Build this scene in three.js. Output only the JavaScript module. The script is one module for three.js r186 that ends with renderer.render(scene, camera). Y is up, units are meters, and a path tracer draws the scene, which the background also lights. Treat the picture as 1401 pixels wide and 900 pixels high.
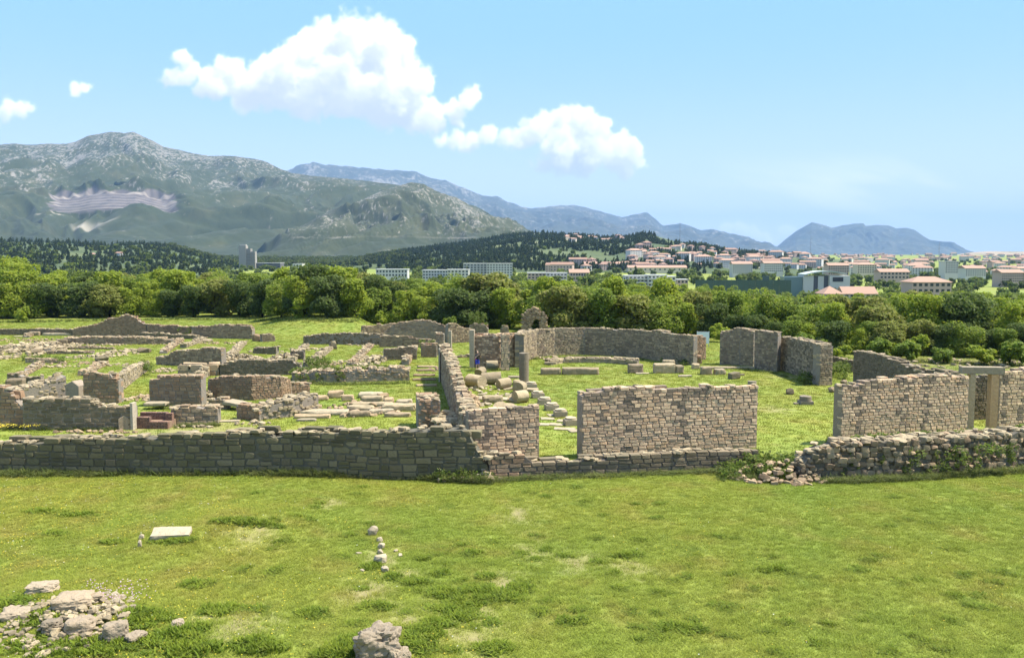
import * as THREE from 'three';
import { ConvexGeometry } from 'three/addons/geometries/ConvexGeometry.js';
import { MarchingCubes } from 'three/addons/objects/MarchingCubes.js';

// ---------------------------------------------------------------- camera, sky, sun, exposure
const scene = new THREE.Scene();
const F = 1200, CY = 10.5, PITCH = Math.atan(100 / F);            // photo is 1401 x 900
const camera = new THREE.PerspectiveCamera(2 * Math.atan(450 / F) * 180 / Math.PI, 1401 / 900, 0.5, 40000);
camera.position.set(0, CY, 0);
camera.rotation.x = -PITCH;
const renderer = new THREE.WebGLRenderer();
renderer.toneMapping = THREE.LinearToneMapping;
renderer.toneMappingExposure = 2.8;
renderer.shadowMap.enabled = true;
const SUN = new THREE.Vector3(0.56, 1, 0.0).normalize();
const sun = new THREE.DirectionalLight(new THREE.Color(1, 0.92, 0.78), 3.7);
sun.position.copy(SUN).multiplyScalar(400); sun.target.position.set(0, 0, -80);
sun.position.add(sun.target.position);
sun.castShadow = true; sun.shadow.mapSize.set(4096, 4096);
Object.assign(sun.shadow.camera, { left: -150, right: 150, top: 150, bottom: -150, near: 1, far: 900 });
scene.add(sun, sun.target);
scene.fog = new THREE.FogExp2(new THREE.Color(0.32, 0.58, 1.0), 5.0e-5);

// ---------------------------------------------------------------- numbers
function rngOf(seed) { let a = seed >>> 0; return () => { a = (a + 0x6D2B79F5) | 0; let t = Math.imul(a ^ (a >>> 15), 1 | a); t = (t + Math.imul(t ^ (t >>> 7), 61 | t)) ^ t; return ((t ^ (t >>> 14)) >>> 0) / 4294967296; }; }
const PERM = new Uint8Array(512); { const r = rngOf(77), p = [...Array(256).keys()]; for (let i = 255; i > 0; i--) { const j = Math.floor(r() * (i + 1)); [p[i], p[j]] = [p[j], p[i]]; } for (let i = 0; i < 512; i++) PERM[i] = p[i & 255]; }
const GX = new Float32Array(256), GY = new Float32Array(256), VAL = new Float32Array(256);
{ const r = rngOf(5); for (let i = 0; i < 256; i++) { const a = r() * 6.2832; GX[i] = Math.cos(a); GY[i] = Math.sin(a); VAL[i] = r() * 2 - 1; } }
const fade = t => t * t * t * (t * (t * 6 - 15) + 10);
function n2(x, y) {           // gradient noise, about -1..1
  const xi = Math.floor(x), yi = Math.floor(y), fx = x - xi, fy = y - yi, X = xi & 255, Y = yi & 255;
  const a = PERM[PERM[X] + Y], b = PERM[PERM[X + 1] + Y], c = PERM[PERM[X] + Y + 1], d = PERM[PERM[X + 1] + Y + 1], u = fade(fx), v = fade(fy);
  const p = GX[a] * fx + GY[a] * fy, q = GX[b] * (fx - 1) + GY[b] * fy, r = GX[c] * fx + GY[c] * (fy - 1), s = GX[d] * (fx - 1) + GY[d] * (fy - 1);
  const m = p + u * (q - p), n = r + u * (s - r);
  return (m + v * (n - m)) * 1.5;
}
function n3(x, y, z) {        // value noise, -1..1
  const xi = Math.floor(x), yi = Math.floor(y), zi = Math.floor(z), u = fade(x - xi), v = fade(y - yi), w = fade(z - zi), X = xi & 255, Y = yi & 255, Z = zi & 255;
  const h = (i, j, k) => VAL[PERM[PERM[PERM[(X + i) & 255] + ((Y + j) & 255)] + ((Z + k) & 255)]];
  const l = (a, b, t) => a + (b - a) * t;
  return l(l(l(h(0, 0, 0), h(1, 0, 0), u), l(h(0, 1, 0), h(1, 1, 0), u), v), l(l(h(0, 0, 1), h(1, 0, 1), u), l(h(0, 1, 1), h(1, 1, 1), u), v), w);
}
function fbm(x, y, o = 4, g = 0.5) { let s = 0, a = 1, t = 0; for (let i = 0; i < o; i++) { s += a * n2(x, y); t += a; a *= g; x = x * 2.03 + 17.3; y = y * 2.03 + 9.1; } return s / t; }
function ridged(x, y, o = 4) { let s = 0, a = 1, t = 0; for (let i = 0; i < o; i++) { s += a * (1 - Math.abs(n2(x, y)) * 1.6); t += a; a *= 0.5; x = x * 2.1 + 5.2; y = y * 2.1 + 31.7; } return s / t; }
const clamp = (x, a = 0, b = 1) => Math.min(b, Math.max(a, x));
const sm = (a, b, x) => { const t = clamp((x - a) / (b - a)); return t * t * (3 - 2 * t); };
const mix = (a, b, t) => a + (b - a) * t;
const mix3 = (a, b, t) => [mix(a[0], b[0], t), mix(a[1], b[1], t), mix(a[2], b[2], t)];
function lut(list, x) { if (x <= list[0][0]) return list[0][1]; for (let i = 1; i < list.length; i++) if (x <= list[i][0]) { const [a, b] = [list[i - 1], list[i]]; return mix(a[1], b[1], (x - a[0]) / (b[0] - a[0])); } return list[list.length - 1][1]; }

// ---------------------------------------------------------------- computed sky (air and clouds), equirectangular
{
  const SKY = 0.765, SW = 4096, SH = 2048, data = new Float32Array(SW * SH * 4);
  const puffs = [];
  const P = (set, list) => list.forEach(([x, y, r, w = 0]) => puffs.push([x, y, w, r, set]));
  P(0, [[246, 80, 15], [236, 101, 15], [256, 106, 13], [275, 118, 15], [300, 118, 22], [318, 96, 22], [340, 118, 32], [372, 104, 40], [412, 96, 46], [446, 78, 46], [480, 66, 46], [505, 62, 40, 8], [530, 84, 38], [556, 112, 36], [470, 118, 42, -14], [520, 126, 42, -12], [560, 146, 30], [592, 156, 24], [620, 152, 19], [642, 136, 17], [650, 128, 10], [664, 152, 7], [676, 150, 5], [420, 126, 34, -12], [380, 132, 26], [330, 132, 18], [284, 112, 18], [262, 98, 12], [226, 108, 9], [600, 168, 18], [625, 168, 14], [575, 160, 22]]);
  P(1, [[606, 188, 9], [624, 186, 15], [645, 190, 14], [668, 184, 14], [690, 188, 12], [712, 190, 12], [742, 172, 24], [768, 160, 22], [795, 166, 24], [816, 174, 22], [775, 196, 30, -8], [812, 205, 28, -8], [846, 198, 22], [866, 206, 18], [876, 222, 11], [856, 234, 11], [838, 218, 18], [742, 226, 12], [724, 226, 7], [772, 220, 18], [800, 226, 15], [725, 184, 15], [700, 194, 11], [635, 196, 11], [886, 228, 7]]);
  P(2, [[8, 148, 15], [24, 150, 12], [40, 146, 7], [-14, 152, 18]]);
  P(3, [[104, 121, 7], [114, 120, 6], [122, 118, 4]]);
  P(4, [[995, 316, 11], [1012, 316, 13], [1030, 322, 14], [1048, 328, 13], [1070, 322, 10], [1080, 318, 7], [1060, 338, 12], [1020, 334, 12]]);
  const boxes = [0, 1, 2, 3, 4].map(s => { const b = [1e9, 1e9, -1e9, -1e9]; for (const [x, y, , r, k] of puffs) if (k === s) { b[0] = Math.min(b[0], x - r * 1.6); b[1] = Math.min(b[1], y - r * 1.6); b[2] = Math.max(b[2], x + r * 1.6); b[3] = Math.max(b[3], y + r * 1.6); } return b; });
  const lists = [0, 1, 2, 3, 4].map(s => puffs.filter(p => p[4] === s));
  const fb3 = (x, y, z) => 0.5 * n3(x, y, z) + 0.27 * n3(x * 2.1 + 3, y * 2.1, z * 2.1) + 0.15 * n3(x * 4.3, y * 4.3 + 7, z * 4.3) + 0.09 * n3(x * 8.7, y * 8.7, z * 8.7 + 5) + 0.06 * n3(x * 17, y * 17, z * 17);
  const small = [1, 1, 1, 0.55, 0.75];
  function dens(set, x, y, w, full) {
    let f = -1e9;
    for (const p of lists[set]) { const dx = x - p[0], dy = y - p[1], dw = (w - p[2]) * 0.8, v = 1 - Math.sqrt(dx * dx + dy * dy + dw * dw) / p[3]; const g = v * Math.min(1, p[3] / 15); if (g > f) f = g; }
    if (f < -0.75) return 0;
    const k = 0.034 / small[set];
    f += (full ? fb3(x * k, y * k, w * k) : 0.5 * n3(x * k, y * k, w * k) + 0.27 * n3(x * k * 2.1 + 3, y * k * 2.1, w * k * 2.1)) * 0.80 + 0.06;
    return clamp(f * 3.2, 0, 1);
  }
  const L = [0.47, -0.87, 0.06];   // towards the sun in cloud space: right, up (image y is down), away
  for (let j = 0; j < SH; j++) {
    const el = ((j + 0.5) / SH - 0.5) * Math.PI, up = Math.max(0, Math.sin(el));
    for (let i = 0; i < SW; i++) {
      const o = (j * SW + i) * 4;
      const t = Math.pow(up, 0.55);
      // air: pale at the horizon, light blue above, deeper towards the zenith
      let r = mix(0.66, 0.19, sm(0, 0.5, t)), g = mix(0.66, 0.352, sm(0, 0.5, t)), b = mix(0.64, 0.60, sm(0, 0.5, t));
      const z = sm(0.45, 1, t); r = mix(r, 0.22, z); g = mix(g, 0.32, z); b = mix(b, 0.48, z);
      const az = ((i + 0.5) / SW - 0.5) * 2 * Math.PI, dx = Math.cos(el) * Math.cos(az), dz = Math.cos(el) * Math.sin(az), dy = Math.sin(el);
      const glow = Math.pow(clamp(dx * SUN.x + dy * SUN.y + dz * SUN.z), 6) * 0.35; r += glow; g += glow; b += glow * 0.95;
      const fwd = -dy * Math.sin(PITCH) - dz * Math.cos(PITCH);
      if (fwd > 0.5 && el > -0.02) {
        const px = 700.5 + F * dx / fwd, py = 450 - F * (dy * Math.cos(PITCH) - dz * Math.sin(PITCH)) / fwd;
        if (px > -300 && px < 1700 && py > -250 && py < 360) {
          // thin high veil over the right of the view
          const v = sm(0.0, 0.55, fbm(px * 0.004 + 3, py * 0.021 - px * 0.0032, 5) + 0.18) * sm(880, 1180, px) * sm(200, 262, py) * sm(372, 300, py) * 0.75;
          r = mix(r, 0.60, v); g = mix(g, 0.63, v); b = mix(b, 0.67, v);
          for (let s = 0; s < 5; s++) {
            const B = boxes[s]; if (px < B[0] || px > B[2] || py < B[1] || py > B[3]) continue;
            let T = 1, cr = 0, cg = 0, cb = 0; const step = 5 * small[s];
            const warpX = px + fb3(px * 0.09, py * 0.09, 3) * 6 * small[s], warpY = py + fb3(px * 0.09 + 40, py * 0.09, 9) * 6 * small[s];
            for (let w = -66 * small[s]; w < 66 * small[s] && T > 0.03; w += step) {
              const d = dens(s, warpX, warpY, w, true); if (d <= 0) continue;
              let tau = 0; for (let q = 1; q <= 6; q++) { const l = q * q * 1.6 * small[s]; tau += dens(s, warpX + L[0] * l, warpY + L[1] * l, w + L[2] * l, false) * (2 * q + 1) * 1.6 * small[s]; }
              const lit = 0.62 * Math.exp(-tau * 0.05) + 0.38 * Math.exp(-tau * 0.011), a = 1 - Math.exp(-d * step * 0.11 / small[s]);
              cr += T * a * (0.27 + 0.53 * lit); cg += T * a * (0.32 + 0.48 * lit); cb += T * a * (0.405 + 0.395 * lit); T *= 1 - a;
            }
            const fadeLow = s === 4 ? 0.72 : 1, A = (1 - T) * fadeLow;
            if (T < 0.999) { const n = 1 / (1 - T); r = mix(r, cr * n, A); g = mix(g, cg * n, A); b = mix(b, cb * n, A); }
          }
        }
      }
      data[o] = r * SKY; data[o + 1] = g * SKY; data[o + 2] = b * SKY; data[o + 3] = 1;
    }
  }
  const sky = new THREE.DataTexture(data, SW, SH, THREE.RGBAFormat, THREE.FloatType);
  sky.mapping = THREE.EquirectangularReflectionMapping; sky.magFilter = THREE.LinearFilter; sky.needsUpdate = true;
  scene.background = sky; scene.environment = sky;
}
console.log('sky done');

// ---------------------------------------------------------------- pixel directions -> places
const angOf = py => PITCH + Math.atan((py - 450) / F);
const xAt = (px, D, y) => (px - 700.5) / F * (D * Math.cos(PITCH) + (CY - y) * Math.sin(PITCH));
const pxOf = (x, y, z) => 700.5 + F * x / (-z * Math.cos(PITCH) + (CY - y) * Math.sin(PITCH));
const yAt = (D, py) => CY - D * Math.tan(angOf(py));              // height of the sight line at depth D
// patches of ground that differ, given where they show
const flat = (px, py) => { const D = CY / Math.tan(angOf(py)); return [xAt(px, D, 0), -D]; };
const bumps = [[430, 642, 0.22, 3.2], [520, 652, -0.12, 3], [330, 722, 0.5, 2.4], [60, 830, 0.45, 1.9], [150, 850, 0.35, 1.7], [300, 880, 0.2, 2.0], [1000, 700, 0.15, 6], [1300, 690, 0.2, 5], [560, 880, 0.15, 1.5], [740, 760, -0.1, 2.5]].map(([px, py, h, r]) => [...flat(px, py), h, r]);
function ground(x, z) {
  const D = -z; let h = 0;
  if (D < 60) for (const [bx, bz, a, r] of bumps) { const q = ((x - bx) ** 2 + (z - bz) ** 2) / (r * r); if (q < 9) h += a * Math.exp(-q); }
  if (D < 220) h += fbm(x * 0.09, z * 0.09, 2) * 0.07 + n2(x * 0.6, z * 0.6) * 0.02 * sm(60, 30, D);
  const px = 700 + F * x / Math.max(D, 5);
  // grassy bank behind the left ruins
  const bank = sm(112, 126, D + fbm(x * 0.05, z * 0.05, 2) * 5) * sm(515, 480, px) * sm(320, 120, D);
  h += bank * mix(0.1, 1.5, sm(330, 430, px));
  h += -0.030 * Math.max(0, Math.min(D, 260) - 100) * sm(850, 1150, px);
  if (D > 180) h += lut([[180, 0], [450, -9], [800, -10], [1500, -4], [2500, 8], [4000, 20], [40000, 20]], D);
  return h;
}
function Gt(px, py) {          // where the sight line meets the ground
  const t = Math.tan(angOf(py));
  let y = 0, D = 60;
  if (py > 415) { for (let k = 0; k < 12; k++) { D = (CY - y) / t; y = mix(y, ground(xAt(px, D, y), -D), 0.7); } return [xAt(px, D, y), ground(xAt(px, D, y), -D), -D]; }
  for (D = 100; D < 9000; D *= 1.01) { y = CY - D * t; const x = xAt(px, D, y), g = surface(px, x, D); if (g >= y) return [x, g, -D]; }
  return [xAt(px, D, 0), 0, -D];
}
const hills = [];
const surface = (px, x, D) => { let g = ground(x, -D); for (const m of hills) g = Math.max(g, m.at(px, D)); return g; };

// ---------------------------------------------------------------- naming
const taken = {};
function numbered(n) { const k = taken[n] = (taken[n] ?? -1) + 1; return k ? n + '_' + String(k).padStart(3, '0') : n; }
function shadow(o) { o.traverse(m => { if (m.isMesh) { m.castShadow = true; m.receiveShadow = true; } }); return o; }
function tag(o, label, category, group, kind) { Object.assign(o.userData, { label, category }); if (group) o.userData.group = group; if (kind) o.userData.kind = kind; return o; }
function thing(name, label, category, pos = [0, 0, 0], turn = 0, group) { const o = new THREE.Group(); o.name = numbered(name); o.position.set(...pos); o.rotation.y = turn; scene.add(o); return tag(o, label, category, group); }
function part(name, geo, mat, parent, pos, turn) { const m = new THREE.Mesh(geo, mat); m.name = name; if (pos) m.position.set(...pos); if (turn) m.rotation.y = turn; m.castShadow = m.receiveShadow = true; parent.add(m); return m; }
function single(name, geo, mat, label, category, pos, turn, group) { const m = part(numbered(name), geo, mat, scene, pos, turn); return tag(m, label, category, group); }

// ---------------------------------------------------------------- textures and materials
function tex(w, h, f, srgb) {
  const d = new Uint8Array(w * h * 4);
  for (let j = 0; j < h; j++) for (let i = 0; i < w; i++) { const c = f(i / w, j / h), o = (j * w + i) * 4; d[o] = c[0] * 255; d[o + 1] = c[1] * 255; d[o + 2] = c[2] * 255; d[o + 3] = 255; }
  const t = new THREE.DataTexture(d, w, h); t.magFilter = THREE.LinearFilter; t.minFilter = THREE.LinearFilter; t.wrapS = t.wrapT = THREE.RepeatWrapping; if (srgb) t.colorSpace = THREE.SRGBColorSpace; t.needsUpdate = true; return t;
}
const wrapN = (f) => (u, v) => { // tileable by blending
  const a = f(u, v), b = f(u - 1, v), c = f(u, v - 1), d = f(u - 1, v - 1), s = sm(0.7, 1, u), t = sm(0.7, 1, v);
  return mix(mix(a, b, s), mix(c, d, s), t);
};
const stoneTone = wrapN((u, v) => 0.82 + 0.20 * fbm(u * 9, v * 9, 5, 0.65) + 0.14 * fbm(u * 3 + 9, v * 3, 3) - 0.30 * sm(0.22, 0.5, fbm(u * 7 + 50, v * 7, 4, 0.6)) + 0.16 * sm(0.25, 0.5, fbm(u * 12 + 80, v * 12 + 3, 3)));
const stoneMap = tex(512, 512, (u, v) => { const t = clamp(stoneTone(u, v), 0.12, 1), w = Math.max(0, n2(u * 5, v * 5)) * 0.03; return [clamp(t + w), t, clamp(t - w)]; });
const stoneBump = tex(512, 512, wrapArr(wrapN((u, v) => 0.5 + 0.35 * fbm(u * 11 + 3, v * 11, 5, 0.7) - 0.25 * sm(0.2, 0.5, fbm(u * 16, v * 16 + 20, 2)))));
function wrapArr(f) { return (u, v) => { const t = clamp(f(u, v)); return [t, t, t]; }; }
const lin = c => new THREE.Color().setRGB(c[0], c[1], c[2]);
const stoneMats = new Map();
function stoneMat(c) { const k = c.join(); if (!stoneMats.has(k)) stoneMats.set(k, new THREE.MeshStandardMaterial({ color: lin(c.map(x => x * 1.22)), map: stoneMap, bumpMap: stoneBump, bumpScale: 0.03, roughness: 0.95, name: 'stone' })); return stoneMats.get(k); }
const stoneVC = new THREE.MeshStandardMaterial({ color: lin([1.22, 1.22, 1.22]), vertexColors: true, map: stoneMap, bumpMap: stoneBump, bumpScale: 0.03, roughness: 0.95, name: 'masonry' });
const plain = (c, r = 0.9, more = {}) => new THREE.MeshStandardMaterial({ color: lin(c), roughness: r, ...more });
const PAL = {
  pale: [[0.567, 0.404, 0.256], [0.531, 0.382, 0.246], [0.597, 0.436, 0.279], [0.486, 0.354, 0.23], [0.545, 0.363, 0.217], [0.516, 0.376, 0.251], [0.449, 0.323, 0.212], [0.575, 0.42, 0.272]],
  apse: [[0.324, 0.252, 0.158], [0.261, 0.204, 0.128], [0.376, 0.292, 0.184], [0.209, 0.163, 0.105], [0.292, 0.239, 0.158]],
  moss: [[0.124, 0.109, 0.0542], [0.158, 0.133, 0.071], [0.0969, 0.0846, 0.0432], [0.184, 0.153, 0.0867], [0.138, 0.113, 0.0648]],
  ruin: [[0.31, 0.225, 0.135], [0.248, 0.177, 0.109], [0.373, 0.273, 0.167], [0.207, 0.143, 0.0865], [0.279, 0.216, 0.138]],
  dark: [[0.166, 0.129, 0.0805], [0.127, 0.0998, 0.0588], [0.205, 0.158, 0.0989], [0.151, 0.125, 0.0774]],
  top: [[0.315, 0.252, 0.158], [0.273, 0.222, 0.14], [0.356, 0.287, 0.181], [0.233, 0.186, 0.118]],
  brown: [[0.278, 0.176, 0.104], [0.224, 0.144, 0.0859], [0.332, 0.225, 0.138], [0.256, 0.18, 0.114]],
  red: [[0.196, 0.109, 0.0805], [0.238, 0.138, 0.0978], [0.162, 0.0978, 0.0747]],
  white: [[0.337, 0.282, 0.192], [0.298, 0.248, 0.169], [0.363, 0.306, 0.21]],
  stain: [[0.212, 0.16, 0.111], [0.17, 0.132, 0.0952], [0.255, 0.19, 0.133]],
};
// ---------------------------------------------------------------- stone shapes
function boxUV(g, s = 1) {
  const p = g.attributes.position, n = g.attributes.normal, uv = new Float32Array(p.count * 2);
  for (let i = 0; i < p.count; i++) {
    const ax = Math.abs(n.getX(i)), ay = Math.abs(n.getY(i)), az = Math.abs(n.getZ(i)); let u, v;
    if (ay >= ax && ay >= az) { u = p.getX(i); v = p.getZ(i); } else if (ax >= az) { u = p.getZ(i); v = p.getY(i); } else { u = p.getX(i); v = p.getY(i); }
    uv[2 * i] = u * s; uv[2 * i + 1] = v * s;
  }
  g.setAttribute('uv', new THREE.BufferAttribute(uv, 2)); return g;
}
function chamferStone(seed, c, jit) {     // unit block with knocked-off edges, about 44 triangles
  const r = rngOf(seed), pts = [];
  for (const x of [-1, 1]) for (const y of [-1, 1]) for (const z of [-1, 1]) {
    const jx = x * (0.5 - r() * jit), jy = y * (0.5 - r() * jit), jz = z * (0.5 - r() * jit * 0.6), k = c * (0.5 + r());
    pts.push(new THREE.Vector3(jx - x * k * 0.6, jy, jz), new THREE.Vector3(jx, jy - y * k, jz), new THREE.Vector3(jx, jy, jz - z * k * 0.6));
  }
  return boxUV(new ConvexGeometry(pts), 0.4);
}
function boulder(seed, n = 30, sx = 1, sy = 1, sz = 1) {
  const r = rngOf(seed), pts = [];
  for (let i = 0; i < n; i++) { const a = r() * 6.283, u = r() * 2 - 1, q = Math.sqrt(1 - u * u), k = 0.5 * (0.8 + 0.2 * r()); pts.push(new THREE.Vector3(Math.sign(Math.cos(a)) * Math.pow(Math.abs(Math.cos(a)), 0.7) * q * k * sx, Math.sign(u) * Math.pow(Math.abs(u), 0.7) * k * sy, Math.sign(Math.sin(a)) * Math.pow(Math.abs(Math.sin(a)), 0.7) * q * k * sz)); }
  return boxUV(new ConvexGeometry(pts), 0.5);
}
const ashlar = [...Array(10)].map((_, i) => chamferStone(100 + i, 0.13, 0.09));
const rubbleStones = [...Array(12)].map((_, i) => i % 2 ? chamferStone(200 + i, 0.22, 0.16) : boulder(240 + i, 22, 1.12, 1.12, 1.1));
class Merge {          // joins many small stones into one mesh with vertex colours
  constructor() { this.p = []; this.n = []; this.u = []; this.c = []; this.v = new THREE.Vector3(); this.nm = new THREE.Matrix3(); }
  add(g, m, c) {
    const P = g.attributes.position, N = g.attributes.normal, U = g.attributes.uv, v = this.v; this.nm.getNormalMatrix(m);
    const ou = (m.elements[12] * 1.3 + m.elements[13]) % 7, ov = (m.elements[14] * 0.7) % 7;
    for (let i = 0; i < P.count; i++) {
      v.fromBufferAttribute(P, i).applyMatrix4(m); this.p.push(v.x, v.y, v.z);
      v.fromBufferAttribute(N, i).applyMatrix3(this.nm).normalize(); this.n.push(v.x, v.y, v.z);
      this.u.push((U ? U.getX(i) : 0) + ou, (U ? U.getY(i) : 0) + ov); this.c.push(c[0], c[1], c[2]);
    }
  }
  geo() { const g = new THREE.BufferGeometry(); g.setAttribute('position', new THREE.Float32BufferAttribute(this.p, 3)); g.setAttribute('normal', new THREE.Float32BufferAttribute(this.n, 3)); g.setAttribute('uv', new THREE.Float32BufferAttribute(this.u, 2)); g.setAttribute('color', new THREE.Float32BufferAttribute(this.c, 3)); return g; }
  get empty() { return !this.p.length; }
}
const M4 = (x, y, z, ry, sx, sy, sz, rx = 0, rz = 0) => new THREE.Matrix4().compose(new THREE.Vector3(x, y, z), new THREE.Quaternion().setFromEuler(new THREE.Euler(rx, ry, rz, 'YXZ')), new THREE.Vector3(sx, sy, sz));
// ---------------------------------------------------------------- ground
const soilSpots = [[640, 845, 1.5], [690, 800, 1.0], [600, 860, 1.3], [520, 765, 0.9], [500, 810, 1.1], [330, 865, 1.2], [290, 850, 0.8], [350, 740, 1.2], [710, 705, 1.2], [450, 690, 0.8], [790, 770, 1.0], [240, 590, 2.2], [200, 585, 2.2], [290, 584, 2.5], [330, 590, 1.6], [20, 480, 5], [60, 470, 4], [730, 755, 0.9], [860, 780, 0.8], [560, 790, 0.7], [1390, 700, 0.4], [560, 850, 0.8], [650, 880, 1], [210, 595, 1.5], [1230, 495, 6], [1350, 497, 7], [1060, 560, 1.2], [1080, 515, 2]].map(([px, py, r]) => [...flat(px, py), r]);
function soilAt(x, z) { let s = 0; for (const [a, b, r] of soilSpots) { const dx = x - a, dz = (z - b) * 0.7; const q = Math.sqrt(dx * dx + dz * dz) / r; if (q < 2) s = Math.max(s, 1 - q * 0.75); } return 0.8 * clamp(s * 1.1 + (s > 0 ? fbm(x * 1.6, z * 1.6, 3) * 0.9 - 0.18 : 0)); }
function grassColor(x, z) {
  const a = fbm(x * 0.12 + 4, z * 0.12, 3), b = fbm(x * 0.5, z * 0.5 + 8, 3), left = sm(2, -14, x) * sm(-50, -36, z);
  let c = mix3([.178, .240, .032], [.236, .260, .038], clamp(0.5 + a * 0.9 + left * 0.25 + b * 0.35));
  c = mix3(c, [.26, .215, .06], clamp(b * 1.1 - 0.08 + left * 0.18) * 0.75);
  c = mix3(c, [.115, .175, .026], clamp(fbm(x * 0.9 + 30, z * 0.9, 3) * 1.5 - 0.35));
  return c;
}
{
  const ds = []; for (let d = -60; d < 14; d += 6) ds.push(d); for (let d = 14; d < 60; d += 0.4) ds.push(d); for (let d = 60; d < 180; d += 1.1) ds.push(d); for (let d = 180; d < 600; d += 7) ds.push(d); for (let d = 600; d < 26000; d *= 1.05) ds.push(d);
  const hx = []; for (let x = 0.2; x < 34; x += 0.4) hx.push(x); for (let x = 34; x < 110; x += 1.3) hx.push(x); for (let x = 110; x < 20000; x *= 1.12) hx.push(x);
  const xs = [...hx.slice().reverse().map(x => -x), ...hx];
  const g = new THREE.BufferGeometry(), p = [], c = [], uv = [], ix = [];
  for (const d of ds) for (const x of xs) {
    p.push(x, ground(x, -d), -d); uv.push(x / 5, d / 5);
    let k = grassColor(x, -d); if (d < 130) k = mix3(k, [.25, .205, .105], soilAt(x, -d));
    if (d < 48 || d > 60) k = k.map(q => q * 0.9); c.push(...k);
  }
  const n = xs.length; for (let j = 0; j < ds.length - 1; j++) for (let i = 0; i < n - 1; i++) { const a = j * n + i; ix.push(a, a + 1, a + n, a + 1, a + n + 1, a + n); }
  g.setAttribute('position', new THREE.Float32BufferAttribute(p, 3)); g.setAttribute('uv', new THREE.Float32BufferAttribute(uv, 2)); g.setAttribute('color', new THREE.Float32BufferAttribute(c, 3)); g.setIndex(ix); g.computeVertexNormals();
  const gt = tex(512, 512, (u, v) => { const f = wrapN((a, b) => fbm(a * 40, b * 40, 4, 0.8))(u, v), h = wrapN((a, b) => fbm(a * 8 + 3, b * 8, 3))(u, v), t = clamp(0.8 + f * 0.42 + h * 0.16, 0.2, 1); return [t, clamp(t * 1.0), t * 0.95]; });
  const gb = tex(512, 512, wrapArr(wrapN((a, b) => 0.5 + 0.5 * fbm(a * 40 + 7, b * 40, 4, 0.8))));
  const m = part('ground', g, new THREE.MeshStandardMaterial({ vertexColors: true, map: gt, bumpMap: gb, bumpScale: 0.06, roughness: 1, color: lin([1.2, 1.2, 1.2]) }), scene);
  m.userData.kind = 'structure'; m.userData.label = 'grassy ground of the ruin field running out to the valley';
}
console.log('ground done');

// ---------------------------------------------------------------- mountains and hills: height fields given by their skyline
function massif({ name, label, sky, ridge, foot, back, cols, rows, relief, rf, cut, paint, texW, texH, x0, x1, bench, peak = 0.12, convex = 1.0, footY }) {
  const ridgeAt = px => typeof ridge === 'number' ? ridge : lut(ridge, px);
  const footH = (px, D) => footY ?? ground(xAt(px, D, 0), -D) - 4;
  function at(px, D) {
    if (px < x0 || px > x1) return -1e3;
    const R = ridgeAt(px) , skyPy = lut(sky, px) + fbm(px * 0.06, 3, 3) * peak * 10;
    const top = yAt(R, skyPy), b = footH(px, D), x = xAt(px, D, 0);
    let t = (D - foot) / (R - foot); if (t < 0) return -1e3;
    let s = t <= 1 ? Math.pow(t, convex) : Math.max(0, 1 - (t - 1) * (R - foot) / back);
    const w = 4 * s * (1 - s) * (t <= 1 ? 1 : 0.3);
    const wx = fbm(x * rf * 0.7, D * rf * 0.7, 2) * 0.9;
    let h = b + (top - b) * s + w * relief * (ridged(x * rf + wx, D * rf * 0.55 + wx, 4) - 0.62) * 1.7 + Math.min(1, w * 3 + 0.12) * relief * 0.10 * fbm(x * rf * 7, D * rf * 7, 3);
    if (bench) h = bench(px, D, h, d => b + (top - b) * Math.pow((d - foot) / (R - foot), convex));
    return h;
  }
  const p = [], uv = [], ix = [], Dend = Math.max(...(typeof ridge === 'number' ? [ridge] : ridge.map(r => r[1]))) + back;
  const S = 1 / (texW.span), T = 1 / (texH.span);
  for (let j = 0; j <= rows; j++) for (let i = 0; i <= cols; i++) {
    const px = x0 + (x1 - x0) * i / cols, D = foot + (Dend - foot) * Math.pow(j / rows, 1.15) + 0.01, h = at(px + 1e-6, D), X = xAt(px, D, 0);
    p.push(X, Math.max(h, -30), -D); uv.push((X - texW.from) * S, (D - foot) * T);
  }
  const n = cols + 1; for (let j = 0; j < rows; j++) for (let i = 0; i < cols; i++) { const a = j * n + i; ix.push(a, a + 1, a + n, a + 1, a + n + 1, a + n); }
  const g = new THREE.BufferGeometry(); g.setAttribute('position', new THREE.Float32BufferAttribute(p, 3)); g.setAttribute('uv', new THREE.Float32BufferAttribute(uv, 2)); g.setIndex(ix); g.computeVertexNormals();
  const map = tex(texW.n, texH.n, (u, v) => { const X = texW.from + u * texW.span, D = foot + v * texH.span, px = pxOf(X, 0, -D); return paint(X, D, px, at(clamp(px, x0 + .1, x1 - .1), D)).map(c => c <= 0 ? 0 : clamp(c < 0.0031 ? c * 12.92 : 1.055 * Math.pow(c, 1 / 2.4) - 0.055)); }, true);
  map.wrapS = map.wrapT = THREE.ClampToEdgeWrapping;
  const m = part(name, g, new THREE.MeshStandardMaterial({ map, roughness: 1, name }), scene);
  m.userData.kind = 'structure'; m.userData.label = label;
  const o = { at, m }; return o;
}
const ROCK = [.20, .188, .17], SCRUB = [.034, .046, .017], WOOD = [.022, .034, .014], PALE = [.29, .27, .24];
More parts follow.
